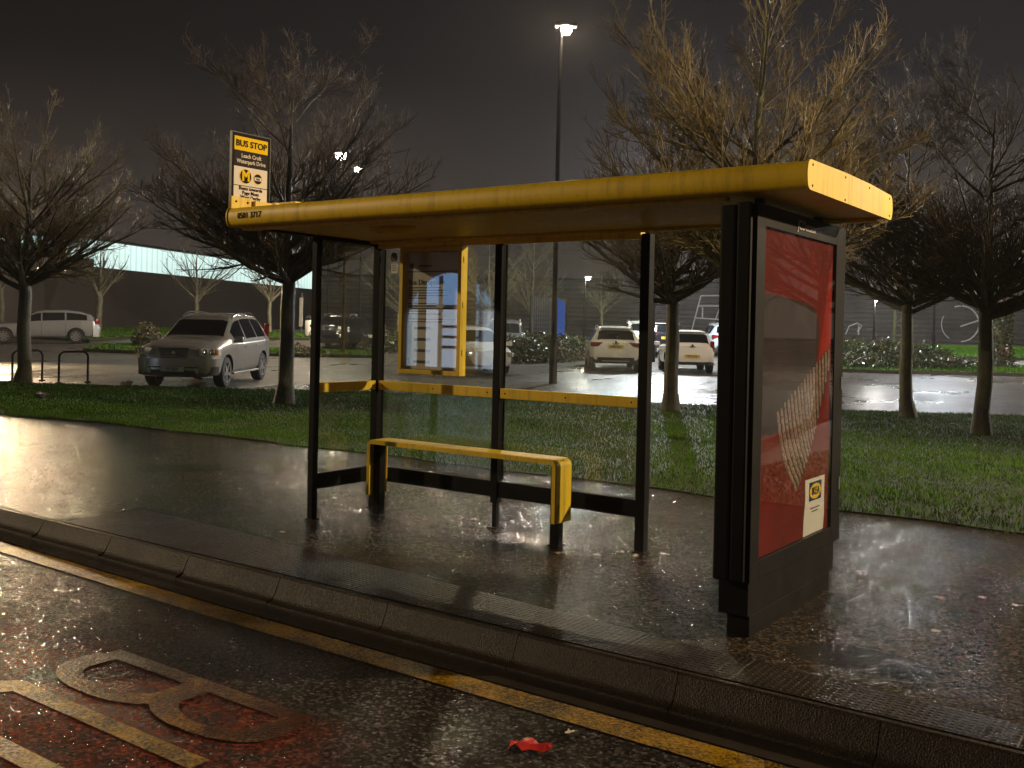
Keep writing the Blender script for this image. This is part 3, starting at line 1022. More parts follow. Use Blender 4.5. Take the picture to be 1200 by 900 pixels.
def shelter():
    root = thing('bus_shelter', 'yellow and black bus shelter with flat roof and glass panes on the wet pavement', 'bus shelter')
    # roof: one long shallow box with rounded front and back
    def roof_prof(y0, y1, z0, z1, bul):
        n = 9
        front = [(y0 - bul * math.sin(t) ** .8, z0 + (z1 - z0) * (1 - math.cos(t)) / 2) for t in np.linspace(0, PI, n)]
        back = [(y1 + bul * math.sin(t) ** .8, z1 - (z1 - z0) * (1 - math.cos(t)) / 2) for t in np.linspace(0, PI, n)]
        return front + [(y0 * .6 + y1 * .4, z1 + .012), (y0 * .3 + y1 * .7, z1 + .012)] + back
    pr = roof_prof(-1.50, -.05, 2.318, 2.458, .045)
    mb = MB().prism(pr, 'x', -.12, 4.315)
    roof = mb.build('roof', 'yellow_paint', root, smooth=50)
    # turned lip, gutter strip and beams under the roof
    b = MB()
    b.box((-.10, -1.42, 2.296), (3.84, -1.36, 2.317), .004)
    b.box((-.10, -.16, 2.296), (4.28, -.10, 2.317), .004)
    b.box((.03, -.055, 2.262), (2.6, .01, 2.310), .004)
    b.build('gutter_lip', 'yellow_paint', roof)
    b = MB()
    b.box((-.03, -.70, 2.285), (.03, -.04, 2.3165), .003)
    b.box((-.03, -1.30, 2.300), (.035, -.80, 2.3165), .003)
    b.build('roof_bracket', 'black_paint', roof)
    for x0, x1 in ((4.3155, 4.327), (-.132, -.1205)):
        e = MB().prism(roof_prof(-1.506, -.044, 2.312, 2.464, .047), 'x', x0, x1).build('end_cap', 'yellow_paint', roof, smooth=40)
        s = MB()
        xf = x1 if x0 > 0 else x0
        for y, z in ((-1.48, 2.44), (-1.48, 2.335), (-.07, 2.44), (-.07, 2.335), (-.95, 2.45), (-.5, 2.45), (-.95, 2.327)):
            s = MB().lathe([(.007, -.001), (.007, .002), (.004, .0035)], 8, mat=Matrix.Translation((xf, y, z)) @ Matrix.Rotation(R(90 if x0 > 0 else -90), 4, 'Y'))
            s.build('screw', 'black_paint', roof)
    MB().lathe([(.20, 0), (.20, -.012), (.17, -.035), (.09, -.048), (.0, -.05)], 24, mat=Matrix.Translation((1.02, -.95, 2.318)) @ Matrix.Diagonal((1, .55, 1, 1))).build('ceiling_light', 'yellow_paint', roof, smooth=True)
    t = MB().text('0501 3717', .062, (.13, -1.545, 2.388), (1, 0, 0), (0, 0, 1), bold=.012, lift=.0022)
    t.build('lettering', 'black_print', roof)
    c = MB().box((.25, -1.36, 2.468), (.42, -1.30, 2.497), .004)
    c.box((.16, -1.36, 2.468), (.20, -1.31, 2.500), .004)
    c.build('roof_clip', 'yellow_paint', roof)

    def post(x, y, w, z1, d=None, z0=-.02):
        d = d or w
        m = MB().box((x - w / 2, y - d / 2, z0), (x + w / 2, y + d / 2, z1), .006)
        m.box((x - w / 2 - .012, y - d / 2 - .012, -.02), (x + w / 2 + .012, y + d / 2 + .012, .006), .003)
        return m.build('post', 'black_paint', root)
    post(0, -DEP, .058, 2.317)
    post(0, 0, .075, 2.317)
    post(L1, 0, .068, 2.262, None, .20)
    MB().box((L1 - .019, -.019, -.01), (L1 + .019, .019, .215), .003).build('post_foot', 'black_paint', root)
    post(L2, 0, .075, 2.295)
    # black rails at the foot, yellow rails at elbow height
    for name, z0, z1, mat, dy in (('lower_rail', .247, .373, 'black_paint', .022), ('elbow_rail', 1.036, 1.115, 'yellow_paint', .026)):
        for x0, x1 in ((.041, L1 - .037), (L1 + .037, L2 - .041)):
            m = MB().box((x0, -dy, z0), (x1, dy - .012, z1), .005)
            o = m.build(name, mat, root)
            if name == 'elbow_rail':
                s = MB()
                for sx in (x0 + .05, (x0 + x1) / 2, x1 - .05):
                    s = MB().lathe([(.007, 0), (.007, .002), (.004, .004)], 8, mat=Matrix.Translation((sx, -dy, (z0 + z1) / 2)) @ Matrix.Rotation(R(90), 4, 'X'))
                    s.build('screw', 'black_paint', o)
        m = MB().box((-dy + .012, -DEP + .032, z0), (dy, -.041, z1), .005)
        o = m.build(name, mat, root)
        if name == 'elbow_rail':
            s = MB()
            s.lathe([(.007, 0), (.007, .002), (.004, .004)], 8, mat=Matrix.Translation((dy, -.08, (z0 + z1) / 2)) @ Matrix.Rotation(R(90), 4, 'Y'))
            s.build('screw', 'black_paint', o)
    # panes
    for a, b in (((.039, .018, .30), (L1 - .035, .026, 2.262)), ((L1 + .035, .018, .30), (L2 - .039, .026, 2.262)), ((-.026, -DEP + .031, .30), (-.018, -.039, 2.286))):
        MB().box(a, b).build('pane', 'dirty_glass', root)
    # thin glazing bars round the panes
    for xb in (.038, L1 - .046, L1 + .034, L2 - .050):
        MB().box((xb, .0275, .375), (xb + .012, .034, 2.26)).build('glazing_bead', 'black_paint', root)
    # no-smoking sticker on the left back pane
    s = MB()
    s.lathe([(.040, 0), (.040, .001)], 28, 1, Matrix.Translation((.155, .0165, 2.19)) @ Matrix.Rotation(R(90), 4, 'X'))
    s.lathe([(.033, 0), (.033, .001)], 28, 0, Matrix.Translation((.155, .0150, 2.19)) @ Matrix.Rotation(R(90), 4, 'X'))
    s.box((.118, .0130, 2.186), (.192, .0138, 2.194), 0, 1, Matrix.Translation((.155, 0, 2.19)) @ Matrix.Rotation(R(40), 4, 'Y') @ Matrix.Translation((-.155, 0, -2.19)))
    s.box((.132, .0128, 2.182), (.175, .0134, 2.192), 0, 1)
    s.box((.125, .0160, 2.05), (.195, .0172, 2.135), 0, 2)
    for k in range(4):
        s.box((.133, .0148, 2.118 - k * .016), (.187, .0154, 2.123 - k * .016), 0, 1)
    s.build('sticker', ['grey_print', 'black_print', 'paper_print'], root)
    # the struts that hang the roof on the advertising panel
    for y in (-1.25, -.30):
        MB().box((3.94, y - .022, 2.262), (3.985, y + .022, 2.318), .003).build('roof_strut', 'black_paint', root)


def ad_panel():
    root = thing('advertising_panel', 'black double sided advertising panel with red poster at the right end of the shelter', 'advertising panel', (3.96, -.77, 0))
    def o(m, name, mat, parent=root, **k):
        m.v = [(a - 3.96, b + .77, c) for a, b, c in m.v]
        return m.build(name, mat, parent, **k)
    b = MB()
    b.box((3.882, -1.505, .300), (4.030, -.035, 2.262), .012)
    o(b, 'housing', 'black_paint')
    b = MB()   # rounded edge column, stepped at the top
    b.box((3.866, -1.545, .302), (3.955, -1.5055, 2.255), .014)
    b.box((3.957, -1.540, .305), (4.035, -1.5055, 2.268), .012)
    o(b, 'edge_column', 'black_paint')
    # door frame round the poster
    f = MB()
    y0, y1, z0, z1 = -1.505, -.035, .300, 2.267
    py0, py1, pz0, pz1 = -1.385, -.209, .401, 2.151
    f.box((4.031, y0, z0), (4.056, py0, z1), .004); f.box((4.031, py1, z0), (4.056, y1, z1), .004)
    f.box((4.031, py0, z0), (4.056, py1, pz0), .004); f.box((4.031, py0, pz1), (4.056, py1, z1), .004)
    fr = o(f, 'door_frame', 'black_paint')
    simple('maker_print', (.34, .32, .31), .6)
    for zl in (.62, 1.25):
        o(MB().box((4.0565, -.085, zl), (4.062, -.060, zl + .08), .002), 'lock', 'lamp_grey', fr)
    t = MB().text('JCDecaux', .075, (4.0565, -.77, 2.207), (0, 1, 0), (0, 0, 1), bold=.01)
    o(t, 'lettering', 'maker_print', fr)
    # plinth and feet
    b = MB()
    b.box((3.872, -1.47, .115), (4.036, -.075, .2985), .006)
    b.box((3.905, -1.43, -.03), (4.030, -.13, .1145), .006)
    o(b, 'plinth', 'black_paint')
    # poster: red ground, a fan of knitted strands, white label with an oval emblem
    p = MB().box((4.0305, py0 + .001, pz0 + .001), (4.036, py1 - .001, pz1 - .001))
    po = o(p, 'poster', 'red_poster')
    art = MB()

    def flat(pts, x, mi):
        art.add([(x, a, c) for a, c in pts], [tuple(range(len(pts)))], mi)
    # dull brown rounded shape behind the strands
    br = [(-1.38, 1.80), (-1.15, 1.80), (-.75, 1.78), (-.56, 1.75), (-.47, 1.68), (-.45, 1.58), (-.47, 1.47), (-.53, 1.36), (-.60, 1.27), (-.80, 1.18), (-1.0, 1.06), (-1.2, 1.04), (-1.38, 1.06)]
    flat(br, 4.0370, 0)
    flat([(-.475, 1.40), (-.39, 1.62), (-.29, 1.95), (-.235, 2.06), (-.225, 1.55), (-.30, 1.50)], 4.0368, 2)
    lc = random.Random(5)
    nS = 17
    flat([(-1.11, 1.17), (-.27, 1.51), (-.26, 1.36), (-.48, 1.02), (-.60, .85), (-.78, .70), (-.90, .86)], 4.0372, 0)
    for k in range(nS):
        f = k / (nS - 1)
        ya, za = -1.11 + .84 * f, 1.165 + .345 * f
        yb, zb = float(np.interp(f, [0, .35, .7, 1], [-.78, -.60, -.47, -.27])), float(np.interp(f, [0, .35, .7, 1], [.70, .86, 1.04, 1.37]))
        pts, ra = [], []
        for t in np.linspace(0, 1, 14):
            bow = math.sin(t * PI) * (.05 - .06 * f)
            pts.append((4.0392, ya + (yb - ya) * t - bow, za + (zb - za) * t - bow * .4 + lc.uniform(-.004, .004)))
            ra.append((.010 + .010 * math.sin(.3 + 2.6 * t)) * lc.uniform(.8, 1.15))
        art.v += []
        base = len(art.v)
        art.tube(pts, ra, 6, 1)
        # printed relief: keep it shallow behind the glass
        art.v[base:] = [(4.0376 + (a - 4.0376) * .12, b, c) for a, b, c in art.v[base:]]
    o(art, 'artwork', ['poster_brown', 'knitted_strand', 'poster_red_bright'], po, smooth=60)
    lab = MB()
    lab.add([(4.0375, y, z) for y, z in ((-.635, .735), (-.285, .735), (-.290, .60), (-.283, .50), (-.300, .404), (-.655, .404), (-.650, .50), (-.628, .62))], [tuple(range(8))], 0)
    yc, zc = -.455, .655
    lab.box((4.0376, -.565, .600), (4.0384, -.345, .712), 0, 1)
    el = [(4.0392, yc + .100 * math.cos(t), zc + .046 * math.sin(t)) for t in np.linspace(0, 2 * PI, 40, endpoint=False)]
    lab.add(el, [tuple(range(40))], 2)
    lab.text('IKEA', .066, (4.0393, yc, zc - .001), (0, 1, 0), (0, 0, 1), 1, bold=.014, width=1.0, lift=.0008)
    for k, (wd, zz) in enumerate(((.17, .555), (.11, .535))):
        lab.box((4.0377, yc - wd / 2, zz - .004), (4.0382, yc + wd / 2, zz + .004), 0, 3)
    o(lab, 'label', ['white_print', 'blue_print', 'yellow_print', 'grey_print'], po)
    g = MB().box((4.0475, py0 + .001, pz0 + .001), (4.0515, py1 - .001, pz1 - .001))
    o(g, 'glass', 'case_glass')


def bench():
    root = thing('bench', 'yellow steel perch bench on black legs under the shelter roof', 'bench', (1.15, -.22, 0))
    x0, x1, z0, z1, r = .205, 2.095, .175, .640, .055

    def path(off):
        p = [(x0 + off, z0)]
        p += [(x0 + r - (r - off) * math.cos(t), z1 - r + (r - off) * math.sin(t)) for t in np.linspace(0, PI / 2, 7)]
        p += [(x1 - r + (r - off) * math.sin(t), z1 - r + (r - off) * math.cos(t)) for t in np.linspace(0, PI / 2, 7)]
        p += [(x1 - off, z0)]
        return p
    def band(off0, off1, ya, yb):
        m = MB()
        A, B = path(off0), path(off1)
        k = len(A)
        for y in (ya, yb):
            m.v += [(a, y, c) for a, c in A] + [(a, y, c) for a, c in B]
        for i in range(k - 1):
            m.f += [(i, i + 1, 2 * k + i + 1, 2 * k + i), (k + i, 3 * k + i, 3 * k + i + 1, k + i + 1), (i, k + i, k + i + 1, i + 1), (2 * k + i, 2 * k + i + 1, 3 * k + i + 1, 3 * k + i)]
        m.f += [(0, 2 * k, 3 * k, k), (k - 1, 2 * k - 1, 4 * k - 1, 3 * k - 1)]
        m.mi = [0] * len(m.f)
        return m
    m = band(0, .010, -.316, -.114)
    for ya, yb in ((-.325, -.315), (-.115, -.105)):
        n = band(.004, .036, ya, yb)
        m.add(n.v, n.f)
    m.v = [(a - 1.15, b + .22, c) for a, b, c in m.v]
    m.build('seat', 'yellow_paint', root, smooth=35)
    for x in (.257, 2.043):
        l = MB().box((x - .036, -.255, -.02), (x + .036, -.185, .628), .005)
        l.box((x - .048, -.267, -.02), (x + .048, -.173, .006), .002)
        l.v = [(a - 1.15, b + .22, c) for a, b, c in l.v]
        l.build('leg', 'black_paint', root)


def stop_sign():
    root = thing('bus_stop_sign', 'double sided bus stop flag standing on the left end of the yellow roof', 'bus stop sign', (-.10, -1.35, 2.46))
    y0, y1, zb, zt = -1.53, -1.165, 2.50, 3.035
    def o(m, name, mat, parent=root, **k):
        m.v = [(a + .10, b + 1.35, c - 2.46) for a, b, c in m.v]
        return m.build(name, mat, parent, **k)
    f = MB()
    f.box((-.118, y0, zb), (-.102, y1, zt), .003)
    plate = o(f, 'plate', 'black_print')
    e = MB()
    for a, b in (((-.121, y0 - .006, zb), (-.099, y0 - .0005, zt + .006)), ((-.121, y1 + .0005, zb), (-.099, y1 + .006, zt + .006)), ((-.121, y0, zt + .0005), (-.099, y1, zt + .006))):
        e.box(a, b, .001)
    o(e, 'edge_trim', 'black_trim', plate)
    X = -.1015
    i0, i1 = y0 + .022, y1 - .022
    yc = (y0 + y1) / 2
    def field(z0, z1, mat, nm):
        return o(MB().box((X, i0, z0), (X + .0012, i1, z1)), nm, mat, plate)
    field(2.905, 3.010, 'yellow_print', 'yellow_band')
    field(2.785, 2.900, 'brown_grey_print', 'stop_name_band')
    field(2.640, 2.782, 'sign_cream', 'emblem_field')
    field(2.505, 2.634, 'sign_cream', 'destination_field')
    t = MB()
    xx = X + .0012
    t.text('BUS STOP', .068, (xx, yc, 2.957), (0, 1, 0), (0, 0, 1), 0, bold=.02)
    for k, s in enumerate(('Leach Croft', 'Waterpark Drive')):
        t.text(s, .043, (xx, yc, 2.866 - k * .044), (0, 1, 0), (0, 0, 1), 1, bold=.015, width=.92)
    for k, s in enumerate(('Buses towards', 'Page Moss', 'West Derby', 'Tuebrook')):
        t.text(s, .038, (xx, yc, 2.618 - k * .0335), (0, 1, 0), (0, 0, 1), 0, bold=.015)
    o(t, 'lettering', ['black_print', 'sign_cream'], plate)
    m = MB()
    def disc(y, z, r, x, mi):
        m.lathe([(r, 0), (r, .0008)], 32, mi, Matrix.Translation((x, y, z)) @ Matrix.Rotation(R(90), 4, 'Y'))
    ya, zc = yc - .050, 2.711
    disc(ya, zc, .058, xx + .0006, 1)
    disc(ya, zc, .053, xx + .0016, 0)
    m.text('M', .105, (xx + .0024, ya, zc + .001), (0, 1, 0), (0, 0, 1), 1, bold=.05, width=.92, lift=.001)
    disc(yc + .068, zc - .006, .042, xx + .0006, 1)
    disc(yc + .068, zc - .006, .038, xx + .0016, 0)
    m.box((xx + .0026, yc + .034, zc - .019), (xx + .0034, yc + .102, zc + .007), 0, 2)
    m.text('bus', .024, (xx + .0034, yc + .068, zc - .006), (0, 1, 0), (0, 0, 1), 0, bold=.02, lift=.0006)
    o(m, 'emblem', ['black_print', 'yellow_print', 'sign_cream'], plate)
    b = MB()
    b.box((-.100, y0 - .004, 2.452), (-.090, y0 + .200, 2.548), .003)
    b.box((-.100, y0 + .200, 2.470), (-.060, y1 + .004, 2.530), .003)
    b.box((-.128, y0, 2.452), (-.1195, y1, 2.548), .003)
    br = o(b, 'bracket', 'yellow_paint')
    s = MB()
    for y in (y0 + .04, y0 + .15):
        s = MB().lathe([(.009, 0), (.009, .003), (.005, .005)], 8, mat=Matrix.Translation((-.090, y, 2.51)) @ Matrix.Rotation(R(90), 4, 'Y'))
        o(s, 'bolt', 'black_print', br)


def timetable():
    root = thing('timetable_case', 'yellow framed notice case with bus disruption poster fixed to the left back pane', 'notice case', (.65, -.03, 1.73))
    x0, x1, z0, z1, yf, yb = .315, .985, 1.195, 2.255, -.085, -.004
    def o(m, name, mat, parent=root, **k):
        m.v = [(a - .65, b + .03, c - 1.73) for a, b, c in m.v]
        return m.build(name, mat, parent, **k)
    f = MB()
    w = .036
    f.box((x0, yf, z0), (x0 + w, yb, z1), .004); f.box((x1 - w, yf, z0), (x1, yb, z1), .004)
    f.box((x0 + w, yf, z0), (x1 - w, yb, z0 + w), .004); f.box((x0 + w, yf, z1 - w), (x1 - w, yb, z1), .004)
    f.box((x0 + w, -.020, z0 + w), (x1 - w, yb - .001, z1 - w))
    o(f, 'frame', 'yellow_paint')
    p = MB().box((x0 + w + .004, -.026, z0 + w + .004), (x1 - w - .004, -.0208, z1 - w - .004))
    po = o(p, 'notice', 'paper_print')
    t = MB()
    yy = -.0262
    t.text('Bus Disruptions', .062, (x0 + w + .02, yy, 1.965), (1, 0, 0), (0, 0, 1), 0, 'LEFT', bold=.012)
    t.box((x0 + w + .005, yy - .001, 2.052), (x1 - w - .005, yy - .0003, 2.060))
    t.text('M', .06, (x0 + w + .05, yy, 2.105), (1, 0, 0), (0, 0, 1), 0, bold=.04)
    t.text('information', .03, (x0 + w + .20, yy, 2.105), (1, 0, 0), (0, 0, 1), 0, bold=.01)
    rr = random.Random(3)
    z = 1.92
    k = 0
    while z > 1.62:
        ln = rr.uniform(.30, .52) if k % 5 != 4 else .2
        if k % 6 != 5:
            t.box((x0 + w + .02, yy - .001, z - .005), (x0 + w + .02 + ln, yy - .0003, z + .005))
        z -= .022
        k += 1
    z = 1.58
    for k in range(4):
        t.box((x0 + w + .09, yy - .001, z - .012), (x0 + w + .27, yy - .0003, z + .012))
        z -= .095
    t.text('i', .06, (x0 + w + .035, yy, 1.30), (1, 0, 0), (0, 0, 1), 0, bold=.04)
    o(t, 'lettering', 'grey_print', po)
    g = MB().box((x0 + w + .001, -.078, z0 + w + .001), (x1 - w - .001, -.074, z1 - w - .001))
    o(g, 'glass', 'case_glass')
    for z in (1.36, 1.75, 2.12):
        o(MB().box((x1 + .0005, -.06, z), (x1 + .006, -.035, z + .05), .001), 'hinge', 'yellow_paint')


# ------------------------------------------------------------------ vehicles
class Car:
    def __init__(s, zb, zt, zk, w, wt, Lh):
        s.zb, s.zt, s.zk, s.w, s.wt, s.Lh = zb, zt, zk, w, wt, Lh

    def g(s, c, x):
        c = sorted(c)
        return float(np.interp(x, [a for a, b in c], [b for a, b in c]))

    def sec(s, x):
        zb, zt, zk, w, wt = (s.g(c, x) for c in (s.zb, s.zt, s.zk, s.w, s.wt))
        zt = max(zt, zk + .03)
        e = min(.07, (zt - zk) * .35)
        return [(0, zb), (w - .12, zb), (w - .03, zb + .06), (w, zb + .45 * (zk - zb)), (w - .012, zk - .04), (w - .035, zk), (wt, zt - e), (wt - .13, zt - .006), (0, zt)]

    def body(s, parent, paint, wheels, wr):
        ctrl = sorted({a for c in (s.zb, s.zt, s.zk, s.w, s.wt) for a, b in c})
        xs = sorted(set(ctrl) | set(np.linspace(-s.Lh, s.Lh, 44)))
        xs = [x for x in xs if -s.Lh <= x <= s.Lh]
        rows = []
        for x in xs:
            p = [Vector((0, a, b)) for a, b in s.sec(x)]
            for _ in range(2):
                q = [p[0]]
                for i in range(len(p) - 1):
                    q += [p[i] * .75 + p[i + 1] * .25, p[i] * .25 + p[i + 1] * .75]
                q.append(p[-1])
                p = q
            rows.append([(x, v.y, v.z) for v in p] + [(x, -v.y, v.z) for v in p[-2:0:-1]])
        k = len(rows[0])
        m = MB()
        vs = [v for r in rows for v in r]
        fs = [(i * k + j, i * k + (j + 1) % k, (i + 1) * k + (j + 1) % k, (i + 1) * k + j) for i in range(len(rows) - 1) for j in range(k)]
        fs += [tuple(range(k))[::-1], tuple(range((len(rows) - 1) * k, len(rows) * k))]
        m.add(vs, fs)
        o = m.build('body', [paint, 'black_trim'], parent, smooth=32)
        # hollow the wheel arches
        cut = MB()
        wmax = max(b for a, b in s.w)
        for wx in wheels:
            for sg in (1, -1):
                cut.lathe([(wr + .055, wmax - .27), (wr + .055, wmax + .1)] if sg > 0 else [(wr + .055, -wmax - .1), (wr + .055, -wmax + .27)], 28, 0,
                          Matrix.Translation((wx, 0, wr)) @ Matrix.Rotation(R(-90), 4, 'X'))
        co = cut.build('cutter', 'black_trim')
        md = o.modifiers.new('arch', 'BOOLEAN')
        md.object = co
        md.operation = 'DIFFERENCE'
        md.solver = 'EXACT'
        if parent:
            co.parent = parent
        bpy.context.view_layer.update()
        dg = bpy.context.evaluated_depsgraph_get()
        me = bpy.data.meshes.new_from_object(o.evaluated_get(dg))
        o.modifiers.clear()
        old = o.data
        o.data = me
        me.name = 'body'
        bpy.data.meshes.remove(old)
        bpy.data.objects.remove(co)
        return o

    def side(s, x, v, sg, off):
        p = s.sec(x)
        a, b = p[5], p[6]
        y, z = a[0] + (b[0] - a[0]) * v, a[1] + (b[1] - a[1]) * v
        d = Vector((b[0] - a[0], b[1] - a[1])).normalized()
        return (x, sg * (y + d.y * off), z - d.x * off)

    def low(s, x, v, sg, off):
        """flank below the belt: v 0 at the sill, 1 at the belt"""
        p = s.sec(x)
        zs = p[2][1] + (p[4][1] - p[2][1]) * v
        y = np.interp(zs, [p[2][1], p[3][1], p[4][1]], [p[2][0], p[3][0], p[4][0]])
        return (x, sg * (float(y) + off), zs)

    def grid(s, fn, us, vs):
        m = MB()
        P = [fn(u, v) for u in us for v in vs]
        k = len(vs)
        m.add(P, [(i * k + j, i * k + j + 1, (i + 1) * k + j + 1, (i + 1) * k + j) for i in range(len(us) - 1) for j in range(k - 1)])
        return m

    def window(s, parent, xa, xb, name='side_window', off=.006):
        for sg in (1, -1):
            m = s.grid(lambda x, v: s.side(x, v, sg, off), np.linspace(xa, xb, 10), np.linspace(.10, .88, 5))
            m.build(name, 'car_glass', parent, smooth=True)

    def top(s, parent, xa, xb, name, frac=.9, off=.006):
        def fn(x, v):
            p = s.sec(x)
            y = (p[6][0] - .02) * frac * v
            z = float(np.interp(abs(y), [0, p[7][0], p[6][0]], [p[8][1], p[7][1], p[6][1]]))
            dz = (s.g(s.zt, x + .02) - s.g(s.zt, x - .02)) / .04
            nn = Vector((-dz, 0, 1)).normalized() * off
            return (x + nn.x, y, z + nn.z)
        s.grid(fn, np.linspace(xa, xb, 12), np.linspace(-1, 1, 11)).build(name, 'car_glass', parent, smooth=True)


def wheel(parent, x, y, r, wd, spokes=5, double=False):
    sg = 1 if y > 0 else -1
    m = MB()
    prof = [(r * .62, -wd / 2), (r * .90, -wd / 2), (r * .985, -wd / 2 + .03), (r, -wd / 4), (r, wd / 4), (r * .985, wd / 2 - .03), (r * .90, wd / 2), (r * .66, wd / 2 + .004), (r * .62, wd / 2 - .02), (r * .62, -wd / 2)]
    rot = Matrix.Rotation(R(-90 * sg), 4, 'X')
    m.lathe(prof, 28, 0, rot, cap=False)
    t = m.build('wheel', 'tyre_rubber', parent, smooth=True)
    t.location = (x, y, r)
    q = MB()
    ring = [(r * .655, wd / 2 - .012), (r * .655, wd / 2 + .006), (r * .60, wd / 2 + .004), (r * .57, wd / 2 - .03), (r * .60, wd / 2 - .06)]
    q.lathe(ring, 28, 0, rot, cap=False)
    q.lathe([(r * .6, wd / 2 - .075), (r * .6, wd / 2 - .07)], 28, 1, rot)
    q.lathe([(r * .17, wd / 2 - .06), (r * .17, wd / 2 - .008), (r * .12, wd / 2), (r * .06, wd / 2)], 14, 0, rot)
    for k in range(spokes):
        a = 2 * PI * k / spokes + .3
        for da in ((-.16, .16) if double else (0,)):
            w0 = .032 if double else .055
            mt = rot @ Matrix.Rotation(a + da, 4, 'Z')
            q.add([(r * .12, -w0, wd / 2 - .03), (r * .12, w0, wd / 2 - .03), (r * .6, w0 * .72, wd / 2 - .028), (r * .6, -w0 * .72, wd / 2 - .028),
                   (r * .12, -w0 * .8, wd / 2 - .006), (r * .12, w0 * .8, wd / 2 - .006), (r * .6, w0 * .6, wd / 2 + .002), (r * .6, -w0 * .6, wd / 2 + .002)],
                  [(0, 1, 2, 3), (4, 5, 6, 7), (0, 1, 5, 4), (1, 2, 6, 5), (2, 3, 7, 6), (3, 0, 4, 7)], 0, mt)
    q.build('rim', ['alloy', 'black_trim'], t, smooth=True)
    return t


def plate(parent, x, z, front, txt, tilt=0):
    sg = 1 if front else -1
    m = MB()
    m.box((x - .006, -.26, z - .056), (x + .006, .26, z + .056), .003)
    p = m.build('number_plate', 'plate_white' if front else 'plate_yellow', parent)
    t = MB().text(txt, .095, (x + sg * .0062, 0, z), (0, sg, 0), (0, 0, 1), 0, bold=.012, width=.86)
    t.build('lettering', 'black_print', p)


def blob(parent, name, c, size, mat, rot=0.0, bev=.03):
    m = MB()
    m.box(tuple(-v / 2 for v in size), tuple(v / 2 for v in size), min(bev, min(size) * .45), 0, Matrix.Translation(c) @ Matrix.Rotation(rot, 4, 'Z'))
    return m.build(name, mat, parent, smooth=40)


def flank_details(car, body, doors, mouldz=None, handles=()):
    """door seams, handles and side mouldings lying on the flank"""
    m = MB()
    for sg in (1, -1):
        for x in doors:
            P = [car.low(x, v, sg, .0015) for v in np.linspace(.08, 1, 8)]
            vs, fs = [], []
            for p in P:
                vs += [(p[0] - .006, p[1], p[2]), (p[0] + .006, p[1], p[2])]
            for i in range(len(P) - 1):
                fs.append((2 * i, 2 * i + 1, 2 * i + 3, 2 * i + 2))
            m.add(vs, fs)
    m.build('door_seam', 'black_trim', body)
    for x in handles:
        for sg in (1, -1):
            p = car.low(x, .86, sg, .012)
            blob(body, 'door_handle', p, (.19, .035, .032), body.data.materials[0], 0, .012)
    if mouldz is not None:
        for sg in (1, -1):
            m = car.grid(lambda x, v: car.low(x, v, sg, .012), np.linspace(mouldz[1], mouldz[2], 14), np.linspace(mouldz[0] - .035, mouldz[0] + .035, 2))
            m.build('side_moulding', mouldz[3], body)


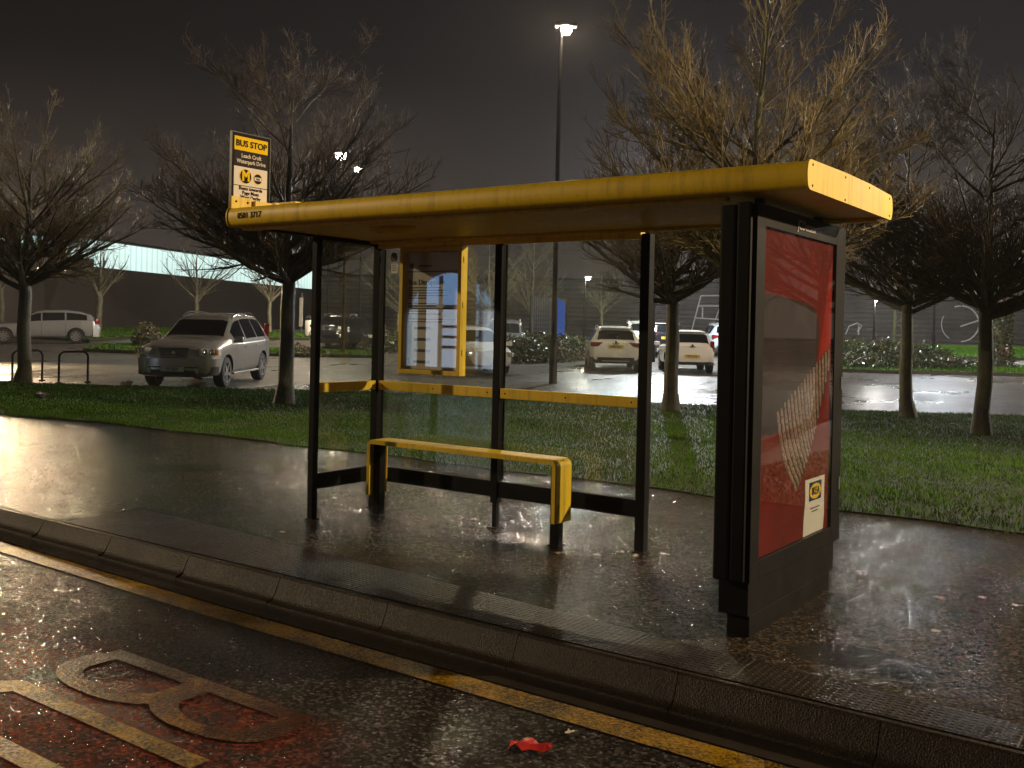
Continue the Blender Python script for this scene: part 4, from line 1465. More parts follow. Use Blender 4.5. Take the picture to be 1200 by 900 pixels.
def suv():
    root = thing('parked_car', 'silver four wheel drive estate with roof rails parked beside the verge, facing the bus stop', 'car', group='cars in the car park')
    c = Car(zb=[(-2.4, .42), (-2.2, .34), (-1.9, .32), (1.9, .30), (2.3, .28), (2.4, .34)],
            zt=[(2.40, .80), (2.37, .93), (2.28, .99), (1.9, 1.08), (1.12, 1.17), (.42, 1.62), (.28, 1.675), (-.2, 1.735), (-1.1, 1.735), (-1.85, 1.675), (-2.0, 1.60), (-2.26, 1.18), (-2.36, 1.08), (-2.40, .85)],
            zk=[(2.40, .72), (2.3, .84), (2.0, .96), (1.12, 1.045), (-1.0, 1.075), (-2.2, 1.10), (-2.36, 1.02), (-2.4, .8)],
            w=[(2.40, .66), (2.36, .76), (2.25, .86), (1.9, .925), (1.2, .945), (-1.6, .945), (-2.1, .90), (-2.3, .84), (-2.4, .74)],
            wt=[(2.4, .52), (2.2, .68), (1.12, .76), (.42, .66), (-.2, .65), (-1.85, .60), (-2.0, .62), (-2.26, .68), (-2.4, .60)], Lh=2.4)
    wr = .365
    body = c.body(root, 'silver_car_paint', (1.46, -1.40), wr)
    for x in (1.46, -1.40):
        for sg in (1, -1):
            wheel(root, x, sg * .80, wr, .235, 5)
    c.top(root, .50, 1.06, 'windscreen', .93)
    c.top(root, -2.22, -2.03, 'rear_window', .9)
    for a, b in ((.02, .78), (-.92, -.05), (-1.78, -1.0)):
        c.window(root, a, b)
    m = MB()
    for sg in (1, -1):
        P = []
        for x in np.linspace(.25, -1.70, 16):
            p = c.sec(x)
            P.append((x, sg * (p[6][0] - .03), p[6][1] + .095 - .06 * abs((x + .72) / .98) ** 6))
        m.tube([(P[0][0] + .08, P[0][1], P[0][2] - .07)] + P + [(P[-1][0] - .08, P[-1][1], P[-1][2] - .08)], .017, 6)
        m.tube([(-.75, P[8][1], P[8][2]), (-.75, P[8][1], P[8][2] - .10)], .016, 6)
    m.build('roof_rail', 'chrome', root, smooth=True)
    flank_details(c, body, (.86, -.08, -1.02), (.36, .95, -.98, 'silver_car_paint'), (.12, -.80))
    # nose
    g = MB().box((2.352, -.34, .735), (2.402, .34, .925), .02)
    gr = g.build('grille', 'black_trim', root, smooth=40)
    q = MB()
    fr = [(-.36, .93), (.36, .93), (.30, .725), (-.30, .725)]
    for i in range(4):
        a, b = fr[i], fr[(i + 1) % 4]
        q.tube([(2.400, a[0], a[1]), (2.400, b[0], b[1])], .014, 6)
    q.tube([(2.408, .30, .745), (2.408, -.31, .915)], .014, 6)
    q.lathe([(.042, 0), (.042, .012), (.028, .016)], 16, 0, Matrix.Translation((2.402, 0, .83)) @ Matrix.Rotation(R(90), 4, 'Y'))
    for k in range(5):
        z = .76 + k * .032
        q.box((2.400, -.31, z), (2.405, .31, z + .006))
    q.build('grille_trim', 'chrome', gr, smooth=True)
    for sg in (1, -1):
        h = blob(root, 'headlight', (2.262, sg * .725, .855), (.22, .42, .175), 'headlamp', sg * R(40), .05)
        ca, sa = math.cos(R(40)), math.sin(R(40))
        for t in (-.10, .05):
            MB().lathe([(.066, 0), (.066, .012), (.045, .018), (.02, .006), (.0, .004)], 16, 0, Matrix.Translation((2.262 + .111 * ca - sa * t, sg * (.725 + .111 * sa + ca * t), .86)) @ Matrix.Rotation(sg * R(40), 4, 'Z') @ Matrix.Rotation(R(90), 4, 'Y')).build('lamp', 'chrome', h, smooth=True)
        t = .165
        blob(h, 'indicator', (2.262 + .095 * ca - sa * t, sg * (.725 + .095 * sa + ca * t), .855), (.06, .085, .13), 'indicator_orange', sg * R(46), .02)
        b = MB()
        p0 = c.low(.98, 1.0, sg, 0)
        b.box((-.09, -.11, -.075), (.09, .11, .075), .045, 0, Matrix.Translation((.93, sg * 1.03, 1.115)))
        mi = b.build('wing_mirror', 'silver_car_paint', root, smooth=40)
        MB().tube([(.93, sg * .90, 1.06), (.93, sg * .99, 1.09)], .028, 6).build('mirror_arm', 'black_trim', mi)
        blob(root, 'tail_light', (-2.17, sg * .79, 1.16), (.16, .13, .62), 'tail_red', sg * R(25), .04)
    # bumper with dark lower part and a pale skid bar
    bmp = MB()
    for z0, z1, ex in ((.33, .52, .028),):
        pts = [(2.10, -.93), (2.28, -.84), (2.39, -.64), (2.43, -.3), (2.435, 0), (2.43, .3), (2.39, .64), (2.28, .84), (2.10, .93)]
        poly = pts + [(x - .10, y * .9) for x, y in pts[::-1]]
        bmp.prism(poly, 'z', z0, z1)
    bm_ = bmp.build('bumper', 'black_trim', root, smooth=40)
    k = MB().box((2.41, -.50, .43), (2.45, .50, .50), .012)
    k.box((2.405, -.56, .365), (2.445, -.50, .495), .01)
    k.box((2.405, .50, .365), (2.445, .56, .495), .01)
    k.build('skid_bar', 'silver_car_paint', bm_, smooth=40)
    u = MB()
    pts = [(2.12, -.94), (2.30, -.85), (2.405, -.64), (2.442, -.3), (2.448, 0), (2.442, .3), (2.405, .64), (2.30, .85), (2.12, .94)]
    u.prism(pts + [(x - .10, y * .9) for x, y in pts[::-1]], 'z', .525, .70)
    u.build('bumper_top', 'silver_car_paint', bm_, smooth=40)
    plate(root, 2.468, .468, True, 'P5 NEX')
    for sg in (1, -1):
        MB().box((-1.0, sg * .90 - .04, .285), (1.02, sg * .90 + .04, .335), .012).build('side_step', 'alloy', root)
    return root


def hatch_rear(paint, dims, label, lamp='wide', txt='NX63', dark_bumper=True, rails=True):
    """family hatchback, told by its dimensions; most detail at the tail"""
    L, Hh, W = dims
    l, w = L / 2, W / 2
    root = thing('parked_car', label, 'car', group='cars in the car park')
    f = Hh / 1.55
    c = Car(zb=[(-l, .40), (-l + .2, .30), (l - .3, .26), (l, .32)],
            zt=[(l, .68 * f), (l - .05, .80 * f), (l - .2, .88 * f), (l * .50, 1.04 * f), (l * .12, 1.46 * f), (0, 1.52 * f), (-l * .45, 1.55 * f), (-l + .42, 1.48 * f), (-l + .36, 1.44 * f), (-l + .14, 1.06 * f), (-l + .05, .98 * f), (-l, .80 * f)],
            zk=[(l, .60 * f), (l - .2, .76 * f), (l * .5, .92 * f), (-l + .3, 1.0 * f), (-l + .05, .92 * f), (-l, .74 * f)],
            w=[(l, w * .68), (l - .12, w * .86), (l - .4, w * .97), (l * .4, w), (-l * .6, w), (-l + .35, w * .96), (-l + .1, w * .90), (-l, w * .82)],
            wt=[(l, w * .52), (l * .5, w * .78), (l * .1, w * .68), (-l + .4, w * .66), (-l + .14, w * .76), (-l, w * .66)], Lh=l)
    wr = .33 * f ** .5
    ax = (l - .85, -l + .80)
    body = c.body(root, paint, ax, wr)
    for x in ax:
        for sg in (1, -1):
            wheel(root, x, sg * (w - .13), wr, .21, 5, True)
    c.top(root, l * .16, l * .48, 'windscreen', .93)
    c.top(root, -l + .165, -l + .345, 'rear_window', .95)
    for a, b in ((.05, l * .34), (-l * .42, 0), (-l * .72, -l * .46)):
        c.window(root, a, b)
    flank_details(c, body, (l * .42, -.02, -l * .44), None, (.12, -l * .36))
    for sg in (1, -1):
        if lamp == 'wide':
            blob(root, 'tail_light', (-l + .075, sg * (w * .70), .93 * f), (.13, w * .48, .15), 'tail_red', sg * R(14), .035)
        else:
            blob(root, 'tail_light', (-l + .12, sg * (w * .82), .98 * f), (.14, .13, .36), 'tail_red', sg * R(20), .035)
        blob(root, 'headlight', (l - .16, sg * (w * .74), .68 * f), (.26, .34, .15), 'headlamp', -sg * R(28), .05)
        b = MB().box((-.08, -.10, -.065), (.08, .10, .065), .04, 0, Matrix.Translation((l * .42, sg * (w + .08), 1.0 * f)))
        b.build('wing_mirror', 'black_trim' if lamp == 'wide' else paint, root, smooth=40)
    plate(root, -l - .004, (.86 if lamp == 'wide' else .62) * f, False, txt)
    bm_ = MB()
    pts = [(-l + .3, -w * .96), (-l + .06, -w * .86), (-l - .03, -w * .6), (-l - .045, 0), (-l - .03, w * .6), (-l + .06, w * .86), (-l + .3, w * .96)]
    bm_.prism(pts + [(x + .1, y * .9) for x, y in pts[::-1]], 'z', .30, .50 if dark_bumper else .36)
    bb = bm_.build('bumper', 'black_trim', root, smooth=40)
    if dark_bumper:
        MB().box((-l - .055, -w * .5, .355), (-l - .03, w * .5, .40), .01).build('skid_bar', 'alloy', bb)
    hd = MB()
    hd.box((-l - .012, -.10, .965 * f), (-l + .03, .10, .985 * f), .005)
    hd.build('boot_handle', 'chrome', body)
    em = MB()
    em.lathe([(.036, 0), (.036, .008), (.02, .011)], 16, 0, Matrix.Translation((-l + .015, 0, 1.015 * f)) @ Matrix.Rotation(R(-75), 4, 'Y'))
    em.build('badge', 'black_trim' if lamp != 'wide' else 'chrome', body)
    sp = MB().box((-l + .30, -w * .58, 1.475 * f), (-l + .50, w * .58, 1.50 * f), .01)
    sp.build('roof_spoiler', paint, body, smooth=40)
    if rails:
        m = MB()
        for sg in (1, -1):
            P = []
            for x in np.linspace(l * .05, -l + .55, 12):
                p = c.sec(x)
                P.append((x, sg * (p[6][0] - .03), p[6][1] + .085))
            m.tube([(P[0][0] + .07, P[0][1], P[0][2] - .06)] + P + [(P[-1][0] - .06, P[-1][1], P[-1][2] - .06)], .015, 6)
        m.build('roof_rail', 'alloy', root, smooth=True)
    MB().tube([(-l + .75, 0, 1.54 * f), (-l + .66, 0, 1.62 * f)], [.012, .006], 6).build('aerial', 'black_trim', body)
    return root


def wagon():
    root = thing('parked_car', 'long silver estate car seen from the side at the left edge', 'car', group='cars in the car park')
    l, w = 2.4, .91
    c = Car(zb=[(-l, .42), (-l + .2, .28), (l - .3, .24), (l, .30)],
            zt=[(l, .62), (l - .06, .74), (l - .3, .85), (1.05, 1.00), (.18, 1.42), (-.1, 1.47), (-1.0, 1.48), (-1.6, 1.42), (-1.98, 1.30), (-2.27, 1.02), (-2.36, .95), (-l, .80)],
            zk=[(l, .55), (l - .3, .74), (1.05, .90), (-1.2, .99), (-2.2, 1.0), (-l, .74)],
            w=[(l, .62), (l - .15, .78), (l - .5, .89), (1.0, w), (-1.6, w), (-2.1, .86), (-l, .72)],
            wt=[(l, .5), (1.05, .72), (.18, .60), (-1.75, .58), (-2.25, .68), (-l, .6)], Lh=l)
    wr = .325
    body = c.body(root, 'silver_car_paint', (1.45, -1.40), wr)
    for x in (1.45, -1.40):
        for sg in (1, -1):
            wheel(root, x, sg * .775, wr, .21, 7)
    c.top(root, .24, 1.0, 'windscreen', .93)
    c.top(root, -2.22, -2.0, 'rear_window', .92)
    for a, b in ((.0, .78), (-.95, -.06), (-1.85, -1.02)):
        c.window(root, a, b)
    flank_details(c, body, (.92, -.02, -.98), None, (.10, -.82))
    for sg in (1, -1):
        blob(root, 'tail_light', (-2.26, sg * .74, .98), (.22, .16, .26), 'tail_red', sg * R(30), .04)
        blob(root, 'headlight', (2.18, sg * .68, .68), (.36, .26, .14), 'headlamp', -sg * R(30), .05)
        b = MB().box((-.08, -.10, -.065), (.08, .10, .065), .04, 0, Matrix.Translation((.85, sg * .99, .99)))
        b.build('wing_mirror', 'silver_car_paint', root, smooth=40)
    bm_ = MB()
    pts = [(-l + .3, -w * .96), (-l + .06, -w * .86), (-l - .03, -w * .6), (-l - .045, 0), (-l - .03, w * .6), (-l + .06, w * .86), (-l + .3, w * .96)]
    bm_.prism(pts + [(x + .1, y * .9) for x, y in pts[::-1]], 'z', .30, .62)
    bm_.build('bumper', 'silver_car_paint', root, smooth=40)
    plate(root, -l - .01, .78, False, 'NV09')
    return root


def put(o, x, y, heading):
    """heading: direction (dx, dy) the nose points to"""
    z = float(hgt(x, y)) - .03
    o.location = (x, y, z)
    d = Vector(heading).normalized()
    # follow the slope along the car
    e = .5
    sl = (float(hgt(x + d.x * e, y + d.y * e)) - float(hgt(x - d.x * e, y - d.y * e))) / (2 * e)
    o.rotation_euler = (0, -math.atan(sl), math.atan2(d.y, d.x))


def cars():
    BAY = (-.553, .833)
    s = suv(); put(s, -14.42, 9.30, (.553, -.833))
    a = wagon(); put(a, *far((48 - 600) / 1161 * 44, 44), (-.485, -.875))
    x1 = hatch_rear('white_car_paint', (4.45, 1.55, 1.82), 'white hatchback with roof rails and wide red tail lights, parked left of the middle gap', 'wide', 'NX63 EHV')
    put(x1, *far((717 - 600) / 1161 * 35.6, 35.6), BAY)
    x2 = hatch_rear('white_car_paint', (3.60, 1.47, 1.66), 'small white city car with upright tail lights parked right behind the verge tree', 'tall', 'PE15 KDK', False, False)
    put(x2, *far((803 - 600) / 1161 * 35.2, 35.2), BAY)

    def cp(src, px, dep, head, label, paint=None, sc=None):
        x, y = far((px - 600) / 1161 * dep, dep)
        o = dup(src, (x, y, 0), 0, label, None, sc, paint)
        put(o, x, y, head)
        return o
    cp(x2, 556, 31.5, (.80, -.60), 'white small car half hidden behind the notice case', ('body', 'white_car_paint'))
    cp(x1, 592, 41, (.553, -.833), 'grey car just behind the middle post of the shelter', ('body', 'grey_car_paint'))
    cp(x1, 396, 46, (.553, -.833), 'dark car facing the road, left of two seen through the end pane', ('body', 'dark_car_paint'))
    cp(x2, 426, 45, (.553, -.833), 'dark small car, right of two seen through the end pane', ('body', 'dark_car_paint'))
    cp(x1, 749, 47, BAY, 'white car farther back, its roof showing above the white hatchback', ('body', 'white_car_paint'))
    cp(x1, 775, 45.5, BAY, 'black car between the two white cars', ('body', 'dark_car_paint'))
    cp(x1, 846, 47, BAY, 'pale silver car right of the small white city car', ('body', 'pale_blue_car_paint'))


# ------------------------------------------------------------------ lamps, buildings, small things
LIGHTS = []


def lamp_light(name, loc, watts, col, aim=None, cone=None, blend=.5, size=.18):
    typ = 'SPOT' if cone else 'POINT'
    d = bpy.data.lights.new(name, typ)
    d.energy = watts
    d.color = col
    d.shadow_soft_size = size
    o = bpy.data.objects.new(name, d)
    C.objects.link(o)
    o.location = loc
    if cone:
        d.spot_size = R(cone)
        d.spot_blend = blend
        v = Vector(aim if aim else (loc[0], loc[1], 0)) - Vector(loc)
        o.rotation_euler = v.to_track_quat('-Z', 'Y').to_euler()
    return o


def lamp_post(x, y, head_z, label, lens, out=(1, 0), arm=.35, r=.055, twin=False, hs=1.0):
    z0 = float(hgt(x, y)) - .05
    root = thing('street_lamp', label, 'street lamp', (x, y, z0), group='street lamps')
    H = head_z - z0
    d = Vector((out[0], out[1], 0)).normalized()
    m = MB()
    m.tube([(0, 0, -.1), (0, 0, 1.2)], r * 1.5, 10)
    m.tube([(0, 0, 1.2), (0, 0, 1.35), (0, 0, H)], [r * 1.5, r, r * .75], 10)
    m.tube([(0, 0, H - .02), tuple(d * arm * .5 + Vector((0, 0, H + .03))), tuple(d * arm + Vector((0, 0, H + .04)))], r * .6, 8)
    m.build('pole', 'galvanised_black', root, smooth=True)
    for sg in ((1, -1) if twin else (1,)):
        rot = Matrix.Translation(d * sg * (arm + .18 * hs) + Vector((0, 0, H + .04))) @ Matrix.Rotation(math.atan2(d.y, d.x), 4, 'Z') @ Matrix.Scale(hs, 4)
        h = MB().box((-.26, -.13, -.03), (.26, .13, .07), .028, 0, rot).build('lamp_head', 'lamp_grey', root, smooth=40)
        MB().lathe([(.05, -.20), (.10, -.18), (.135, -.12), (.14, -.0305)], 16, 0, rot).build('lens', lens, h)
    return root, Vector((x, y, z0)) + d * (arm + .18) + Vector((0, 0, H - .10))


def lamps():
    W = (1, .79, .53)
    def f(px, dep):
        return far((px - 600) / 1161 * dep, dep)
    # the tall lamp behind the shelter
    x, y = f(649, 27)
    _, p = lamp_post(x, y, 9.85, 'tall black lamp post with bright lantern rising behind the middle of the shelter roof', 'lamp_lens', RGT, -.06, .075, hs=1.15)
    lamp_light('tall_lamp_light', p, 13000, W, size=.16)
    x, y = f(402, 39)
    _, p = lamp_post(x, y, 8.4, 'lamp shining through the crown of the tree beside the silver car, brighter one', 'lamp_lens', (-1, -.2), .0, hs=1.5)
    lamp_light('car_park_light', p, 18000, W)
    x, y = f(421, 46)
    _, p = lamp_post(x, y, 8.95, 'fainter lamp just right of the brighter one in the tree crown', 'lamp_lens_far', (-1, -.2), .0, hs=1.3)
    lamp_light('car_park_light', p, 2500, W)
    x, y = f(383, 53)
    _, p = lamp_post(x, y, 8.2, 'lamp showing just above the yellow roof edge', 'lamp_lens', (-1, -.2), .0, hs=1.7)
    lamp_light('car_park_light', p, 16000, W)
    x, y = f(684, 56)
    _, p = lamp_post(x, y, 4.65, 'short lamp with white lantern seen through the right pane', 'lamp_lens_far', RGT, .0, hs=.9)
    lamp_light('walkway_light', p, 1200, (1, .93, .78))
    x, y = f(1094, 45)
    _, p = lamp_post(x, y, 6.55, 'white lamp shining between the two right trees', 'lamp_lens_white', RGT, .0, hs=1.5)
    lamp_light('white_lamp_light', p, 13000, (.86, .93, 1.0))
    x, y = f(766, 40)
    _, p = lamp_post(x, y, 7.4, 'lamp post just right of the right back shelter post, its head hidden by the roof', 'lamp_lens_white', RGT, .0, hs=.8)
    lamp_light('white_lamp_light', p, 12000, (.90, .95, 1.0))
    x, y = f(1163, 60)
    _, p = lamp_post(x, y, 4.8, 'lamp partly hidden by the trunk of the rightmost verge tree', 'lamp_lens_far', RGT, .0, hs=1.0)
    lamp_light('walkway_light', p, 2000, (1, .96, .9))
    x, y = f(1024, 58)
    _, p = lamp_post(x, y, 3.75, 'slim low lamp post on the far lawn right of the advertising panel', 'lamp_lens_far', RGT, .0, .05, hs=.4)
    lamp_light('walkway_light', p, 700, (1, .96, .88))
    # lamps of the street that stand outside the picture
    lamp_light('street_light_right', (13.5, 6.7, 6.3), 8600, (1, .76, .47), (3.2, -1.0, .8), 106, .5, .14)
    lamp_light('street_light_opposite', (-13.0, -12.0, 7.5), 4600, (1, .74, .44), (-1, -2, .8), 60, .6, .14)
    lamp_light('street_light_left', (-29.5, 10.6, 4.7), 7500, (1, .72, .42), (-5, 1, 1.0), 84, .5, size=.2)
    lamp_light('car_park_light_right', (11.5, 30.0, 7.0), 6500, (1, .86, .68))


def buildings():
    # long shed on the left: dark brick below, a glowing translucent band above
    a, b = Vector((-52.98, 27.7, 0)), Vector((-66.5, 62.5, 0))
    d = (b - a).normalized()
    ang = math.atan2(d.y, d.x)
    L = (b - a).length
    root = thing('warehouse', 'long dark brick building with a glowing pale green upper band behind the left trees', 'building', (a.x, a.y, 0), ang)
    m = MB()
    m.box((-30, 0, -.5), (L, 14, 5.12), 0)
    m.box((-30, .02, 5.122), (-.05, 14, 6.1))
    m.box((.0, .0, 5.121), (2.9, .30, 5.6))
    w = m.build('wall', 'brick_wall', root)
    MB().box((2.92, .06, 5.124), (L - .06, 13.9, 6.85)).build('lit_band', 'lit_cladding', root)
    MB().box((.0, .06, 5.61), (2.90, 13.9, 6.85)).build('lit_band', 'lit_cladding', root)
    MB().box((-.3, -.35, 6.854), (L + .1, 14.3, 7.0), .02).build('roof', 'dark_screen', root)
    # right: low shed clad in horizontal ribs that catch the lamps
    P0, P1 = far(-15.0, 78), far(58, 69)
    a, b = Vector((*P0, 0)), Vector((*P1, 0))
    d = (b - a).normalized()
    L = (b - a).length
    root = thing('clad_shed', 'long dark metal clad shed with horizontal ribs across the car park on the right', 'building', (a.x, a.y, 0), math.atan2(d.y, d.x))
    prof = []
    z = .3
    while z < 5.5:
        prof.append((-.055 * (1 + math.sin(z * 2 * PI / .34)), z))
        z += .34 / 10
    poly = prof + [(10, 5.5), (10, .3)]
    MB().prism(poly, 'x', 0, L).build('wall', 'dark_cladding', root, smooth=60)
    MB().box((-.2, -.3, 5.504), (L + .2, 10.2, 5.66), .02).build('roof', 'dark_screen', root)
    # white line painting on the shed: a big wheel and slanted frames
    def onwall(px, py):
        t = None
        for s in np.linspace(0, L, 2000):
            q = a + d * s
            dep = depth(q.x, q.y)
            lat = (q.x - CAM[0]) * RGT[0] + (q.y - CAM[1]) * RGT[1]
            if 600 + 1161 * lat / dep >= px:
                t = s
                break
        zz = CAM[2] + (392.3 + .0222 * (px - 600) - py) * dep / 1161
        return (t, -.135, zz)
    mu = MB()
    def line(pts, r=.05):
        mu.tube([onwall(*p) for p in pts], r, 4)
    line([(1124 + 22 * math.cos(t), 385 + 21 * math.sin(t)) for t in np.linspace(-1.9, 1.5, 16)])
    line([(1124 + 22 * math.cos(t), 385 + 21 * math.sin(t)) for t in np.linspace(2.2, 3.6, 7)], .03)
    line([(1124, 388), (1145, 381)])
    mu.build('painted_wheel', 'mural_white', root)
    mu = MB()
    line([(990, 397), (994, 388), (1003, 384), (1009, 387), (1004, 394)])
    line([(1005, 387), (1005, 398)])
    mu.build('painted_arch', 'mural_white', root)
    mu = MB()
    line([(810, 393), (820, 352)]); line([(820, 352), (845, 352)]); line([(816, 364), (846, 364)]); line([(813, 378), (846, 380)])
    line([(822, 365), (822, 379)]); line([(842, 366), (838, 379)])
    mu.build('painted_frame', 'mural_white', root)
    # dark screen and blue banner on the far side of the middle lawn
    x, y = far((642 - 600) / 1161 * 58, 58)
    z = float(hgt(x, y))
    scr = thing('fence_screen', 'dark mesh screen standing behind the hedge, left of the blue banner', 'screen', (x, y, z), math.atan2(RGT[1], RGT[0]))
    m = MB()
    for k in range(16):
        m.box((-1.0 + k * .13, -.02, .1), (-1.0 + k * .13 + .085, .02, 2.5 + .012 * (15 - k)))
    m.build('slats', 'dark_screen', scr)
    m = MB()
    for xx in (-1.05, 0, 1.08):
        m.tube([(xx, .05, 0), (xx, .05, 2.7)], .04, 6)
    m.build('post', 'galvanised_black', scr)
    x, y = far((657 - 600) / 1161 * 57, 57)
    z = float(hgt(x, y))
    bn = thing('banner', 'tall blue banner lit up behind the hedge, seen through the right pane', 'banner', (x, y, z), math.atan2(RGT[1], RGT[0]))
    MB().add([(-.20, -.02, .25), (.20, -.02, .05), (.22, -.02, 2.25), (-.20, -.02, 2.6), (-.20, .02, .25), (.20, .02, .05), (.22, .02, 2.25), (-.20, .02, 2.6)],
             [(0, 1, 2, 3), (7, 6, 5, 4), (0, 1, 5, 4), (1, 2, 6, 5), (2, 3, 7, 6), (3, 0, 4, 7)]).build('face', 'banner_glow', bn)
    MB().tube([(.27, .02, -.1), (.27, .02, 2.7)], .035, 6).build('post', 'galvanised_black', bn)
    # unseen building added across the road for the blue reflection in the shelter glass
    bx, by = -15.5, -20.0
    sh = thing('added_building', 'unseen building added across the road, its blue arched window mirroring in the notice case', 'building', (bx, by, 0))
    w, hb, ht = 1.95, .25, 3.5
    arch = [(-w, hb), (w, hb)] + [(w * math.cos(t), 1.6 + (ht - 1.6) * math.sin(t)) for t in np.linspace(0, PI, 17)]
    m = MB()
    outer = [(-6, -.3), (6, -.3), (6, 5.2), (-6, 5.2)]
    # wall with an opening, made of strips around the arch
    m.box((-6, -.25, -.3), (-w, 0, 5.2)); m.box((w, -.25, -.3), (6, 0, 5.2)); m.box((-w, -.25, -.3), (w, 0, hb)); m.box((-w, -.25, ht), (w, 0, 5.2))
    pts = [(w * math.cos(t), 1.6 + (ht - 1.6) * math.sin(t)) for t in np.linspace(0, PI, 17)]
    for i in range(16):
        a_, b_ = pts[i], pts[i + 1]
        m.add([(a_[0], 0, a_[1]), (b_[0], 0, b_[1]), (b_[0], 0, ht), (a_[0], 0, ht), (a_[0], -.25, a_[1]), (b_[0], -.25, b_[1]), (b_[0], -.25, ht), (a_[0], -.25, ht)],
              [(0, 1, 2, 3), (7, 6, 5, 4), (0, 1, 5, 4)])
    m.box((-6, -9, -.3), (6, -8.8, 5.2)); m.box((-6, -9, 5.2), (6, 0, 5.35)); m.box((-6, -8.8, -.3), (-5.8, -.25, 5.2)); m.box((5.8, -8.8, -.3), (6, -.25, 5.2))
    m.build('wall', 'render_wall', sh)
    g = MB()
    g.box((-w, -.20, 2.35), (w, -.18, ht)); 
    wn = g.build('upper_window', 'added_blue_window', sh)
    g = MB().box((-w, -.20, hb), (w, -.18, 2.33))
    wl = g.build('lower_window', 'added_pale_window', sh)
    m = MB()
    for xx in (-1.2, -.4, .5, 1.2):
        m.box((xx - .07, -.17, hb), (xx + .07, -.10, ht - .1))
    m.box((-w, -.17, 2.24), (w, -.10, 2.40))
    for zz in (.9, 1.25, 1.6):
        m.box((-.35, -.17, zz), (1.1, -.10, zz + .10))
    m.build('window_frame', 'dark_screen', sh)


